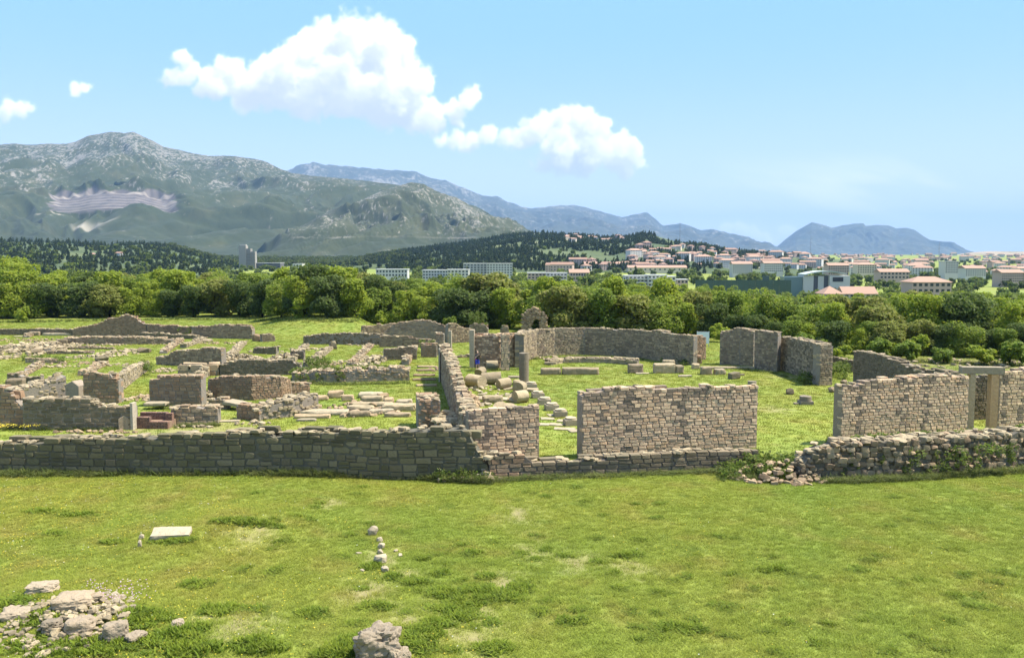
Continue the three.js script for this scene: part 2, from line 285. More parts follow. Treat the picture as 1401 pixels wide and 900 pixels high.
function mountainPaint(green, rockBias, f) {
  return (X, D, px, h) => {
    const speck = fbm(X * f * 9, D * f * 9, 3, 0.7), big = fbm(X * f + 3, D * f * 0.8, 4), streak = fbm(X * f * 5 + big * 2, D * f * 2.2, 4, 0.6);
    let c = mix3(green, WOOD, clamp(fbm(X * f * 2 + 20, D * f * 2, 4) * 2.2 - 0.2) * 0.75);
    c = mix3(c, [.075, .075, .034], clamp(fbm(X * f * 3 + 70, D * f * 3, 3) * 1.8 - 0.1) * 0.6);
    const fine = fbm(X * f * 26, D * f * 17, 3, 0.75);
    const r = clamp((streak * 0.75 + big * 0.8 + speck * 0.6 + fine * 1.5 + rockBias(X, D, px, h)) * 2.2);
    c = mix3(c, [c[0] * 0.55, c[1] * 0.6, c[2] * 0.6], clamp(fine * 2.2));
    return mix3(c, mix3(ROCK, PALE, clamp(fine + 0.2)), r * 0.75);
  };
}
// far blue range behind
massif({ name: 'far_mountain_range', label: 'long bare blue grey mountain range fading into the haze', x0: 250, x1: 1120, sky: [[250, 262], [300, 250], [360, 240], [395, 232], [412, 225], [430, 221], [450, 225], [470, 226], [500, 229], [540, 232], [570, 234], [590, 243], [610, 246], [640, 259], [660, 267], [680, 268], [700, 277], [716, 283], [735, 284], [760, 281], [780, 280], [800, 283], [825, 290], [850, 297], [868, 293], [885, 290], [897, 300], [907, 309], [930, 305], [945, 310], [960, 315], [975, 313], [1000, 321], [1025, 326], [1045, 334], [1060, 343], [1120, 352]], ridge: [[250, 11000], [700, 12500], [1120, 14500]], foot: 7400, back: 1400, cols: 380, rows: 120, relief: 170, rf: 0.0008, convex: 1.15, peak: 0.1, texW: { n: 1024, from: -4800, span: 11000 }, texH: { n: 512, span: 8600 }, footY: 5,
  paint: mountainPaint([.045, .055, .04], (X, D, px, h) => -0.40 + sm(250, 1000, h) * 0.42, 0.0009) });
massif({ name: 'far_mountain', label: 'rounded blue mountain standing alone above the town', x0: 1020, x1: 1360, sky: [[1020, 352], [1050, 347], [1062, 338], [1075, 327], [1090, 315], [1110, 303.5], [1125, 307], [1138, 311], [1150, 308], [1165, 306], [1180, 305], [1184, 309], [1200, 307], [1215, 308], [1226, 312], [1240, 311], [1250, 314], [1262, 322], [1272, 328], [1290, 330], [1305, 331], [1315, 338], [1325, 346], [1340, 351], [1360, 354]], ridge: 13000, foot: 10600, back: 1000, cols: 220, rows: 90, relief: 110, rf: 0.001, convex: 1.1, peak: 0.06, texW: { n: 512, from: 2700, span: 5000 }, texH: { n: 512, span: 3500 }, footY: 5,
  paint: mountainPaint([.055, .065, .042], (X, D, px, h) => -0.5, 0.0016) });
massif({ name: 'bare_hill', label: 'low sandy bare hill at the edge of the town', x0: 1280, x1: 1640, sky: [[1280, 352], [1305, 349], [1330, 345], [1355, 343.5], [1401, 344], [1500, 346], [1640, 350]], ridge: 4600, foot: 3600, back: 500, cols: 80, rows: 40, relief: 8, rf: 0.004, peak: 0.02, texW: { n: 256, from: 1600, span: 2400 }, texH: { n: 256, span: 1600 }, footY: 8,
  paint: (X, D) => mix3([.30, .24, .17], [.14, .14, .07], clamp(fbm(X * 0.006, D * 0.006, 4) * 2)) });
// the big mountain on the left with its quarry
const QA = 3190, QB = 3450, quarry = (px, D) => sm(60, 84, px + fbm(D * 0.02, 9, 2) * 14) * sm(254, 226, px + fbm(D * 0.02, 5, 2) * 16) * sm(QA - 12, QA + 4, D) * sm(QB + 60, QB, D + fbm(px * 0.05, 2, 2) * 50);
massif({ name: 'mountain', label: 'broad green and rocky mountain with a terraced quarry on its slope', x0: -160, x1: 760, sky: [[-160, 215], [-60, 205], [0, 198], [25, 196], [50, 198], [72, 196], [95, 197], [110, 193], [128, 185], [150, 181], [163, 180], [175, 181.5], [188, 180], [200, 186], [215, 193], [230, 201], [250, 205], [265, 209], [290, 213], [320, 213], [345, 216], [368, 221], [382, 229], [400, 236], [425, 240], [460, 243], [500, 247], [540, 252], [580, 258], [620, 272], [680, 300], [730, 325], [760, 345]], ridge: [[-160, 4800], [170, 5000], [350, 5200], [500, 4500], [760, 3900]], foot: 2300, back: 700, cols: 480, rows: 420, relief: 125, rf: 0.0014, convex: 1.25, peak: 0.08, texW: { n: 2048, from: -4600, span: 5000 }, texH: { n: 1024, span: 3700 },
  bench: (px, D, h, lin) => { const q = quarry(px, D); if (q <= 0) return h; const v = (D - QA) / (QB - QA) * 5, k = Math.floor(v), f = v - k; return mix(h, lin(QA) + (k + (f < 0.5 ? 0.5 * f : 0.25 + 0.75 * sm(0.5, 0.72, f))) * (lin(QB) - lin(QA)) / 5, q); },
  paint: (() => { const base = mountainPaint(SCRUB, (X, D, px, h) => -0.46 + sm(220, 620, h) * 0.62 - sm(200, 60, h) * 0.35, 0.0028); return (X, D, px, h) => {
    let c = base(X, D, px, h); const q = quarry(px, D);
    if (q > 0.02) c = mix3(c, mix3(mix3([.085, .077, .080], [.135, .12, .115], clamp(0.5 + fbm(X * 0.03, D * 0.03, 4) * 1.4)), [.27, .235, .205], (() => { const v = (D - QA) / (QB - QA) * 5, f = v - Math.floor(v); return f > 0.10 && f < 0.34 ? clamp(0.75 + fbm(X * 0.01, D * 0.02 + 5, 3)) : 0; })()), sm(0.35, 0.6, q + 0.3 * fbm(X * 0.012, D * 0.02, 3)));
    const road = Math.abs(D - 3150 - 70 * n2(X * 0.002, 3)) < 9 && px > 30 && px < 90 || Math.abs(D - 2900 + (px - 190) * 2 - 40 * n2(X * 0.004, 8)) < 9 && px > 130 && px < 260;
    if (road) c = mix3(c, [.34, .30, .25], 0.6 * sm(-0.3, 0.3, n2(X * 0.02, 4)));
    const scar = sm(0.25, 0.5, fbm(X * 0.004 + 8, D * 0.006, 3)) * sm(60, 120, px) * sm(340, 220, px) * sm(3150, 3000, D) * sm(2550, 2750, D); c = mix3(c, [.40, .36, .30], scar * 0.8); c = mix3(c, [.022, .033, .013], sm(230, 60, h) * sm(-0.35, 0.1, fbm(X * 0.006, D * 0.006, 3)) * 0.8);
    return c; }; })() });
massif({ name: 'mountain_spur', label: 'rocky spur running down from the mountain towards the valley', x0: 300, x1: 800, sky: [[300, 372], [340, 352], [380, 326], [420, 305], [455, 287], [490, 275], [520, 262], [545, 254], [565, 249], [580, 251], [600, 262], [625, 270], [645, 282], [665, 292], [690, 301], [710, 311], [740, 325], [770, 340], [800, 356]], ridge: [[300, 2700], [570, 3500], [800, 3100]], foot: 2050, back: 700, cols: 330, rows: 150, relief: 85, rf: 0.0024, convex: 1.05, peak: 0.1, texW: { n: 1024, from: -1300, span: 1700 }, texH: { n: 1024, span: 2200 },
  paint: (() => { const base = mountainPaint([.036, .046, .018], (X, D, px, h) => -0.30 + sm(80, 260, h) * 0.30 - sm(70, 20, h) * 0.35, 0.0045); return (X, D, px, h) => { let c = base(X, D, px, h); c = mix3(c, [.022, .033, .013], sm(110, 40, h) * sm(-0.3, 0.1, fbm(X * 0.006, D * 0.006, 3)) * 0.85); if (Math.abs(h - 62 - 9 * n2(X * 0.003, 2)) < 1.8) c = mix3(c, [.26, .24, .21], 0.5 * sm(-0.2, 0.4, n2(X * 0.01, 7))); return c; }; })() });
const pineHill = massif({ name: 'pine_hill', label: 'low hill covered in dark pine wood behind the town', x0: 380, x1: 1160, sky: [[380, 372], [440, 368], [470, 361], [510, 352], [550, 345], [600, 338], [650, 331], [700, 322], [740, 319], [790, 323], [830, 326], [858, 325], [875, 320], [890, 320], [908, 326], [935, 332], [965, 336], [1000, 344], [1040, 347], [1090, 350], [1160, 356]], ridge: [[380, 1500], [700, 1900], [900, 1750], [1160, 1900]], foot: 950, back: 420, cols: 200, rows: 70, relief: 9, rf: 0.006, convex: 0.9, peak: 0.03, texW: { n: 512, from: -500, span: 1300 }, texH: { n: 512, span: 1500 },
  paint: (X, D) => mix3(mix3([.05, .075, .025], [.12, .14, .05], clamp(fbm(X * 0.008, D * 0.008, 4) * 2)), [.36, .32, .26], clamp(fbm(X * 0.01 + 40, D * 0.01, 4) * 3 - 0.8)) });
const leftHill = massif({ name: 'wooded_rise', label: 'low wooded rise at the foot of the big mountain', x0: -160, x1: 430, sky: [[-160, 325], [0, 330], [40, 331], [90, 332], [150, 335], [200, 334], [240, 339], [280, 350], [330, 364], [430, 372]], ridge: 1500, foot: 700, back: 400, cols: 120, rows: 50, relief: 5, rf: 0.006, convex: 0.9, peak: 0.03, texW: { n: 256, from: -1200, span: 1000 }, texH: { n: 256, span: 1300 },
  paint: (X, D) => mix3([.05, .075, .025], [.11, .13, .045], clamp(fbm(X * 0.01, D * 0.01, 4) * 2)) });
hills.push(pineHill, leftHill);
console.log('hills done');

// ---------------------------------------------------------------- trees
const leafMat = (name) => new THREE.MeshPhysicalMaterial({ vertexColors: true, roughness: 0.9, transmission: 0.55, thickness: 0, specularIntensity: 0.25, name });
const barkMat = plain([.10, .075, .055], 0.95, { name: 'bark' });
const foliage = leafMat('foliage');
function crownGeo(seed, { rx, ry, rz = rx, y0, lobes, leaves, size, cols, spread = 1, cone = 0 }) {
  const r = rngOf(seed), L = [], p = [], n = [], c = [], ix = [];
  for (let i = 0; i < lobes; i++) {
    const a = r() * 6.283, h = r(), k = Math.sqrt(r()) * (1 - 0.55 * Math.abs(h - 0.42)) * (cone ? 1 - h * cone : 1) * spread;
    L.push([Math.cos(a) * k * rx * 0.78, y0 + ry * 2 * (0.14 + 0.74 * h), Math.sin(a) * k * rz * 0.78, (0.30 + 0.22 * r()) * Math.min(rx, ry) * (cone ? 1.1 - h * cone * 0.9 : 1)]);
  }
  L.push([0, y0 + ry, 0, Math.min(rx, ry) * 0.6]);
  const v = new THREE.Vector3(), u1 = new THREE.Vector3(), u2 = new THREE.Vector3(), N = new THREE.Vector3(), O = new THREE.Vector3(0, y0 + ry * 0.8, 0);
  for (let i = 0; i < leaves; i++) {
    const b = L[Math.floor(r() * L.length)], tint = r();
    v.set(r() * 2 - 1, r() * 2 - 1, r() * 2 - 1).normalize().multiplyScalar(b[3] * (0.78 + 0.34 * r() * r()));
    N.copy(v).normalize(); v.y *= 0.85; v.x += b[0]; v.y += b[1]; v.z += b[2];
    const fn = new THREE.Vector3(r() - .5, r() - .5, r() - .5).normalize().multiplyScalar(0.75).addScaledVector(N, 0.45); fn.y += 0.55; fn.normalize(); u1.set(r() - .5, r() - .5, r() - .5).cross(fn).normalize(); u2.crossVectors(fn, u1);
    const s = size * (0.6 + 0.8 * r()), w = s * 0.55, base = p.length / 3;
    const q = [[u1, -s, u2, 0], [u1, 0, u2, w], [u1, s, u2, 0], [u1, 0, u2, -w]];
    const col = mix3(cols[0], cols[1], clamp(tint * 0.75 + (r() - .5) * 0.4)), cc = r() < 0.10 ? cols[2] ?? col : col;
    for (const [a, sa, d, sd] of q) { p.push(v.x + a.x * sa + d.x * sd, v.y + a.y * sa + d.y * sd, v.z + a.z * sa + d.z * sd); n.push(fn.x, fn.y, fn.z); c.push(...cc); }
    ix.push(base, base + 2, base + 1, base, base + 3, base + 2);
  }
  const g = new THREE.BufferGeometry(); g.setAttribute('position', new THREE.Float32BufferAttribute(p, 3)); g.setAttribute('normal', new THREE.Float32BufferAttribute(n, 3)); g.setAttribute('color', new THREE.Float32BufferAttribute(c, 3)); g.setIndex(ix);
  g.userData.lobes = L; return g;
}
function tubeInto(P, N, a, b, ra, rb, seg = 6) {
  const d = new THREE.Vector3().subVectors(b, a).normalize(), u = new THREE.Vector3(Math.abs(d.y) > 0.9 ? 1 : 0, Math.abs(d.y) > 0.9 ? 0 : 1, 0).cross(d).normalize(), w = new THREE.Vector3().crossVectors(d, u);
  const ring = (c, r, k) => { const t = k / seg * 6.2832, o = u.clone().multiplyScalar(Math.cos(t)).addScaledVector(w, Math.sin(t)); return [c.clone().addScaledVector(o, r), o]; };
  for (let k = 0; k < seg; k++) { const q = [ring(a, ra, k), ring(a, ra, k + 1), ring(b, rb, k + 1), ring(b, rb, k)]; for (const i of [0, 2, 1, 0, 3, 2]) { P.push(q[i][0].x, q[i][0].y, q[i][0].z); N.push(q[i][1].x, q[i][1].y, q[i][1].z); } }
}
function trunkGeo(seed, y0, ry, lobes, r0) {
  const r = rngOf(seed), P = [], N = [], top = new THREE.Vector3((r() - .5) * 0.4, y0 + ry * 0.9, (r() - .5) * 0.4), mid = new THREE.Vector3((r() - .5) * 0.25, (y0 + 0.3) * 0.8, (r() - .5) * 0.25);
  tubeInto(P, N, new THREE.Vector3(0, -0.3, 0), mid, r0, r0 * 0.75, 8); tubeInto(P, N, mid, top, r0 * 0.75, r0 * 0.3, 7);
  for (const l of lobes.slice(0, 9)) tubeInto(P, N, mid.clone().lerp(top, r() * 0.6), new THREE.Vector3(l[0], l[1], l[2]), r0 * 0.42, r0 * 0.12, 5);
  const g = new THREE.BufferGeometry(); g.setAttribute('position', new THREE.Float32BufferAttribute(P, 3)); g.setAttribute('normal', new THREE.Float32BufferAttribute(N, 3)); return g;
}
function treeProto(seed, o) { const crown = crownGeo(seed, o); return { crown, trunk: trunkGeo(seed + 1, o.y0, o.ry, crown.userData.lobes, o.r0 ?? 0.16), h: o.y0 + o.ry * 2 }; }
const BR = [[.202, .269, .0224], [.325, .386, .037], [.381, .403, .0448]], MD = [[.14, .207, .0258], [.241, .314, .0403], [.28, .325, .0504]], DK = [[.0728, .112, .0224], [.134, .185, .0381], [.168, .213, .0504]], OL = [[.19, .218, .0403], [.28, .297, .0672], [.314, .291, .0896]];
const protos = [
  [treeProto(11, { rx: 3.3, ry: 3.1, y0: 0.1, lobes: 22, leaves: 8200, size: 0.17, cols: BR }), 'bright yellow green leafy tree in the thicket behind the ruins', 'bright_tree'],
  [treeProto(12, { rx: 3.0, ry: 3.5, y0: 0.1, lobes: 20, leaves: 8200, size: 0.17, cols: MD }), 'mid green rounded tree in the thicket behind the ruins', 'rounded_tree'],
  [treeProto(13, { rx: 3.4, ry: 2.9, y0: 0.1, lobes: 24, leaves: 8600, size: 0.165, cols: DK }), 'dark evergreen oak in the thicket behind the ruins', 'evergreen_oak'],
  [treeProto(14, { rx: 3.7, ry: 2.7, y0: 0.1, lobes: 24, leaves: 8200, size: 0.18, cols: OL }), 'olive tinted spreading tree in the thicket behind the ruins', 'spreading_tree'],
  [treeProto(15, { rx: 2.7, ry: 3.7, y0: 0.1, lobes: 18, leaves: 7800, size: 0.175, cols: BR, cone: 0.35 }), 'tall light green pointed tree in the thicket behind the ruins', 'pointed_tree'],
  [treeProto(16, { rx: 3.2, ry: 3.2, y0: 0.1, lobes: 26, leaves: 8600, size: 0.165, cols: [MD[0], BR[1], OL[1]] }), 'full crowned fresh green tree in the thicket behind the ruins', 'full_crowned_tree'],
];
const bushProto = [treeProto(31, { rx: 1.1, ry: 0.75, y0: 0.0, lobes: 14, leaves: 1500, size: 0.13, cols: BR, r0: 0.05 }), treeProto(32, { rx: 1.0, ry: 0.7, y0: 0.0, lobes: 14, leaves: 1500, size: 0.13, cols: MD, r0: 0.05 })];
const LOW = [[0, 1], [430, 0.97], [540, 0.80], [700, 0.78], [950, 0.78], [1080, 0.88], [1250, 0.95], [1401, 1]];
function plant(pr, name, label, category, group, x, z, s, turn, sy = s, y) { const t = thing(name, label, category, [x, y ?? ground(x, z) - 0.05, z], turn, group); part('trunk', pr.trunk, barkMat, t); part('crown', pr.crown, foliage, t); t.scale.set(s, sy, s); return t; }
{
  const front = [[-220, 442], [-60, 440], [0, 438], [60, 436], [250, 435], [490, 436], [520, 446], [600, 450], [700, 452], [760, 461], [980, 463], [1060, 474], [1100, 483], [1180, 487], [1300, 491], [1401, 494], [1620, 500]];
  const r = rngOf(404); let off = 0, count = 0;
  for (let row = 0; row < 12 && count < 298; row++) {
    let px = -60 + r() * 25;
    while (px < 1470 && count < 298) {
      const [fx, , fz] = Gt(px, lut(front, px)), D = -fz + off + 2.4 + (r() - 0.4) * Math.min(5, 1.6 + off * 0.1), x = xAt(px, D, 0);
      const right = sm(700, 1050, px), k = fbm(px * 0.011, D * 0.06, 2) + (r() - 0.5) * 0.9 + (row === 0 ? -0.05 : 0.12);
      let id = k < -0.42 ? 2 : k < -0.12 ? (r() < .5 ? 1 : 3) : k < 0.15 ? (r() < .5 ? 5 : 1) : k < 0.4 ? 0 : (r() < .4 ? 4 : 0);
      if (row === 0 && r() < 0.22) id = 2;
      let h = mix(6.9, 5.6, right) * (0.82 + 0.36 * r()) * (row === 0 ? 0.80 : 1); if (px > 1000 && row === 0) h *= 0.72; if (px > 745 && px < 940 && row < 3) h *= 1.22;
      if (px < 45 && row > 2 && row < 8) h *= 1.45; if (px > 60 && px < 130 && row > 3) h *= 1.1;
      if (row > 1) h *= lut(LOW, px); const s = h / protos[id][0].h, w = (row === 0 ? 1.05 : 1) * (0.9 + 0.25 * r());
      const t = plant(protos[id][0], protos[id][2], protos[id][1], 'tree', protos[id][1].replace(/ in the.*/, 's').replace(/^/, ''), x, -D, s * w, r() * 6.28, s);
      count++;
      px += F / D * s * w * 3.2 * (row === 0 ? 0.95 + 0.4 * r() : 1.2 + 0.5 * r()) * (1 + off * 0.006);
    }
    off += 4.6 + row * 1.9;
  }
  console.log('trees', count);
  const rr = rngOf(9);   // low shrubs along the edge of the thicket and far tall tree at the left edge
  [[1085, 486], [1100, 488], [1150, 492], [1205, 491], [1212, 490], [1242, 494], [1252, 492], [1290, 497], [1345, 499], [1385, 500], [30, 441], [12, 436], [525, 447], [615, 452], [985, 468], [1120, 490]].forEach(([px, py], i) => { const [x, y, z] = Gt(px, py), s = 0.9 + rr() * 0.9; plant(bushProto[i % 2], 'shrub', i % 2 ? 'low mid green shrub at the edge of the thicket' : 'low bright green shrub at the edge of the thicket', 'shrub', i % 2 ? 'mid green shrubs along the thicket edge' : 'bright green shrubs along the thicket edge', x, z, s, rr() * 6, s * (0.8 + 0.5 * rr())); });
}
// far woods: one mass each
const farTree = crownGeo(61, { rx: 3.2, ry: 3.2, y0: 0.2, lobes: 12, leaves: 260, size: 0.85, cols: [[.09, .13, .02], [.16, .21, .032], [.19, .21, .04]] });
const pineTree = crownGeo(62, { rx: 2.6, ry: 4.2, y0: 0.3, lobes: 12, leaves: 200, size: 0.95, cols: [[.036, .058, .018], [.062, .09, .026], [.075, .10, .03]], cone: 0.75 });
function wood(name, label, geo, spots) {
  const im = new THREE.InstancedMesh(geo, foliage, spots.length); im.name = name; const col = new THREE.Color();
  spots.forEach(([x, y, z, s, t, c]) => { im.setMatrixAt(wood.i, M4(x, y, z, t, s, s, s)); im.setColorAt(wood.i++, col.setRGB(c, c, c * 0.95)); }); wood.i = 0;
  im.castShadow = im.receiveShadow = true; scene.add(im); tag(im, label, 'wood', null, 'stuff');
}
wood.i = 0;
{
  const r = rngOf(515), A = [], B = [], C = [];
  for (let k = 0; k < 2600; k++) { const px = -80 + r() * 1560, D = 215 + Math.pow(r(), 1.5) * 1150, x = xAt(px, D, 0), d = fbm(x * 0.012, D * 0.008, 3); if (D > 330 && d < -0.02 - (px < 480 ? 0.2 : 0)) continue; if (px > 930 && px < 1420 && D > 520 && d < 0.02) continue; A.push([x, surface(px, x, D) - 0.3, -D, (0.75 + 0.5 * r()) * (D < 420 ? lut(LOW, px) * 0.92 : 1.05), r() * 6, 0.75 + 0.6 * r()]); }
  for (let k = 0; k < 9000 && B.length < 5200; k++) { const px = 380 + r() * 700, D = 1000 + r() * 950, x = xAt(px, D, 0), h = pineHill.at(px, D); if (h < ground(x, -D)) continue; const open = fbm(x * 0.005 + 4, D * 0.006, 3) + sm(760, 900, px) * 0.30 - sm(1350, 1650, D) * 0.25; if (open > 0.22) continue; B.push([x, h - 0.5, -D, 0.7 + 0.5 * r(), r() * 6, 0.8 + 0.5 * r()]); }
  for (let k = 0; k < 3000 && C.length < 1500; k++) { const px = -120 + r() * 450, D = 720 + r() * 900, x = xAt(px, D, 0), h = leftHill.at(px, D); if (h < ground(x, -D)) continue; if (fbm(x * 0.012 + 4, D * 0.012, 3) > 0.3) continue; C.push([x, h - 0.5, -D, 0.7 + 0.45 * r(), r() * 6, 0.8 + 0.5 * r()]); }
  for (let k = 0; k < 1500; k++) { const px = 230 + r() * 330, D = 1300 + r() * 1000, x = xAt(px, D, 0); A.push([x, surface(px, x, D) - 0.5, -D, 1.1 + 0.6 * r(), r() * 6, 0.45 + 0.35 * r()]); }
  for (let k = 0; k < 380; k++) { const px = 930 + r() * 500, D = 620 + r() * 1500, x = xAt(px, D, 0); A.push([x, surface(px, x, D) - 0.3, -D, 0.9 + 0.5 * r(), r() * 6, 0.6 + 0.5 * r()]); }
  wood('valley_trees', 'scattered broadleaf trees filling the valley between thicket and town', farTree, A);
  wood('pine_wood', 'dark pine wood covering the low hill behind the town', pineTree, B);
  wood('distant_wood', 'dark wood on the rise below the big mountain', pineTree, C);
}
console.log('woods done');
// ---------------------------------------------------------------- masonry
let wallSeed = 1000; const tone = (c, k) => [c[0] * k, c[1] * k, c[2] * k];
function masonry(o) {
  const r = rngOf(o.seed ?? wallSeed++);
  const pts = o.line ?? o.base.map(([px, py]) => { const g = Gt(px, py); return [g[0], g[2]]; });
  const seg = []; let L = 0; for (let i = 1; i < pts.length; i++) { const dx = pts[i][0] - pts[i - 1][0], dz = pts[i][1] - pts[i - 1][1], l = Math.hypot(dx, dz); seg.push([L, l, dx / l, dz / l]); L += l; }
  const at = s => { let k = seg.length - 1; while (k > 0 && s < seg[k][0]) k--; const [a, , tx, tz] = seg[k], q = s - a; return [pts[k][0] + tx * q, pts[k][1] + tz * q, tx, tz]; };
  const mid = at(L / 2); let sgn = (-mid[3] * -mid[0] + mid[2] * -mid[1]) > 0 ? 1 : -1; if (o.flip) sgn = -sgn;
  const nrm = s => { const p = at(s); return [-p[3] * sgn, p[2] * sgn]; };
  const gy = s => { const p = at(s), n = nrm(s); return Math.min(ground(p[0], p[1]), ground(p[0] - n[0] * T * 0.5, p[1] - n[1] * T * 0.5)) - 0.06 + (o.lift ?? 0); };
  const T = o.T ?? 0.7, ch = o.ch ?? 0.2, [sa, sb] = o.sl ?? [0.25, 0.55], gap = o.gap ?? 0.022, rub = o.rub ?? 0, pal = PAL[o.pal ?? 'ruin'], tpal = PAL[o.topPal ?? 'top'];
  let prof;
  if (o.topS) prof = o.topS.map(([f, h]) => [f * L, h]);
  else if (o.top) {
    const tab = []; for (let k = 0; k <= 300; k++) { const s = L * k / 300, p = at(s); tab.push([s, pxOf(p[0], 0.5, p[1]), p]); }
    prof = o.top.map(([px, py]) => { let b = tab[0]; for (const t of tab) if (Math.abs(t[1] - px) < Math.abs(b[1] - px)) b = t; return [b[0], yAt(-b[2][1], py) - gy(b[0])]; }).sort((a, b) => a[0] - b[0]);
  } else prof = [[0, o.h], [L, o.h]];
  const ragged = o.ragged ?? 0.06, hs = s => Math.max(0.05, lut(prof, s) + ragged * n2(s * 1.7 + (o.seed ?? 0), L) * 1.6);
  const mp = at(L / 2), G = o.into ?? thing(o.name, o.label, o.cat ?? 'wall', [mp[0], gy(L / 2), mp[1]], 0, o.group);
  const gp = G.position, bag = new Merge(), cap = new Merge(); let parts = 0;
  const shapes = rub > 0.5 ? rubbleStones : o.mixed ? [...ashlar, ...rubbleStones.filter((_, i) => i % 2)] : ashlar, lim = o.limit ?? 300;
  const put = (g, x, y, z, ry, sx, sy, sz, rx, rz, c, single, name) => {
    if (single && parts < lim) { const m = new THREE.Mesh(g, stoneMat(c)); m.name = name; m.position.set(x - gp.x, y - gp.y, z - gp.z); m.rotation.set(rx, ry, rz, 'YXZ'); m.scale.set(sx, sy, sz); m.castShadow = m.receiveShadow = true; G.add(m); parts++; }
    else (name === 'capstone' ? cap : bag).add(g, M4(x - gp.x, y - gp.y, z - gp.z, ry, sx, sy, sz, rx, rz), tone(c, 0.85 + 0.3 * r()));
  };
  for (const side of o.noBack ? [0] : [0, 1]) {
    const cs = side ? ch * 1.7 : ch, la = side ? sa * 1.7 : sa, lb = side ? sb * 1.7 : sb; let t = -0.12, maxH = Math.max(...prof.map(p => p[1])) + ragged * 2;
    while (t < maxH) {
      const h = cs * (0.72 + 0.56 * r()); let s = -r() * lb; const e0 = r() * (o.ends ?? 0.12), e1 = L - r() * (o.ends ?? 0.12);
      while (s < L) {
        const l = mix(la, lb, r() * r() * 0.4 + r() * 0.6), s0 = Math.max(e0, s), s1 = Math.min(e1, s + l); s += l; const w = s1 - s0; if (w < Math.min(0.12, la * 0.6)) continue;
        const c = (s0 + s1) / 2, H = hs(c); if (t + h * 0.45 > H) continue;
        let hh = Math.min(h, Math.max(h * 0.5, H - t + 0.25 * h)); if (rub) hh *= 1 + (r() - 0.5) * 0.3 * rub;
        const p = at(c), n = nrm(c), dp = (T / 2) * (0.96 + r() * 0.03), off = side ? -(T - dp / 2) : -dp / 2 + (r() - 0.5) * (o.uneven ?? 0.03) * (1 + rub);
        let col = pal[Math.floor(r() * pal.length)]; const st = o.stain ? o.stain(c / L, t / Math.max(0.3, H), r) : 0; if (st) col = PAL.stain[Math.floor(r() * 3)]; if (o.tint) { const q = o.tint(c / L, t / Math.max(0.3, H), r); if (q) col = q; }
        const split = !rub && !side && w > 0.3 && hh > ch * 0.85 && r() < (o.split ?? 0.22), yaw = Math.atan2(-p[3], p[2]) + (r() - 0.5) * 0.05;
        if (split) { const k = 0.38 + 0.24 * r(), c2 = pal[Math.floor(r() * pal.length)]; put(shapes[Math.floor(r() * shapes.length)], p[0] + n[0] * off, gy(c) + t + hh * k / 2, p[1] + n[1] * off, yaw, w - gap, hh * k - gap * 0.8, dp, 0, (r() - .5) * 0.03, col, o.parts, 'stone'); put(shapes[Math.floor(r() * shapes.length)], p[0] + n[0] * (off - 0.01), gy(c) + t + hh * (1 + k) / 2, p[1] + n[1] * (off - 0.01), yaw, w - gap, hh * (1 - k) - gap * 0.8, dp, 0, (r() - .5) * 0.03, st ? col : c2, o.parts, 'stone'); continue; }
        put(shapes[Math.floor(r() * shapes.length)], p[0] + n[0] * off, gy(c) + t + hh / 2, p[1] + n[1] * off, Math.atan2(-p[3], p[2]) + (r() - 0.5) * 0.05 * (1 + rub * 4), w - gap + rub * 0.06, (hh - gap + rub * 0.05) * (rub ? 1 : 0.93 + 0.09 * r()), dp, (r() - .5) * 0.2 * rub, (r() - .5) * (0.02 + 0.3 * rub), col, o.parts && !side, 'stone');
      }
      t += h;
    }
  }
  // rough top: loose small stones and old mortar
  const dens = o.cap ?? 5, cn = Math.round(L * T * dens), cz = o.capSize ?? 0.3;
  for (let k = 0; k < cn; k++) { const s = r() * L, a = (0.08 + 0.84 * r()) * T, p = at(s), n = nrm(s), z = cz * (0.5 + 0.9 * r()); put(rubbleStones[Math.floor(r() * 12)], p[0] - n[0] * a, gy(s) + hs(s) - 0.03 + z * 0.06, p[1] - n[1] * a, r() * 6.28, z * 1.3, z * 0.42, z, (r() - .5) * 0.25, (r() - .5) * 0.25, tpal[Math.floor(r() * tpal.length)], o.capParts, 'capstone'); }
  if (!bag.empty) { const m = part('masonry', bag.geo(), stoneVC, G); m.userData.kind = 'stuff'; }
  if (!cap.empty) { const m = part('rubble_top', cap.geo(), stoneVC, G); m.userData.kind = 'stuff'; }
  // mortar core set back behind the stone faces
  const N = Math.max(2, Math.ceil(L / 0.35)), P = [], ix = [], uv = [], rec = o.recess ?? 0.05;
  for (let k = 0; k <= N; k++) { const s = mix(0.05, L - 0.05, k / N), p = at(s), n = nrm(s), y = gy(s), h = Math.max(0.02, hs(s) - ch * 0.45); for (const [a, b] of [[rec, -0.3], [rec, h], [T - rec, h], [T - rec, -0.3]]) { P.push(p[0] - n[0] * a - gp.x, y + b - gp.y, p[1] - n[1] * a - gp.z); uv.push(s, b + a); } }
  for (let k = 0; k < N; k++) for (let q = 0; q < 3; q++) { const a = k * 4 + q, b = a + 4; ix.push(a, b, a + 1, b, b + 1, a + 1); }
  ix.push(0, 1, 2, 0, 2, 3); const e = N * 4; ix.push(e, e + 2, e + 1, e, e + 3, e + 2);
  let cg = new THREE.BufferGeometry(); cg.setAttribute('position', new THREE.Float32BufferAttribute(P, 3)); cg.setAttribute('uv', new THREE.Float32BufferAttribute(uv, 2)); cg.setIndex(ix); cg = cg.toNonIndexed(); cg.computeVertexNormals();
  part('mortar_core', cg, stoneMat(o.mortar ?? [.22, .19, .155]), G);
  return G;
}
const streaks = (list) => (f, t, r) => { let s = 0; for (const [c, w, lo = 0] of list) s = Math.max(s, (1 - Math.abs(f - c) / w) * (t > lo ? 1 : 0.2)); return r() < s * 0.75 || (t > 0.86 && r() < 0.4); };
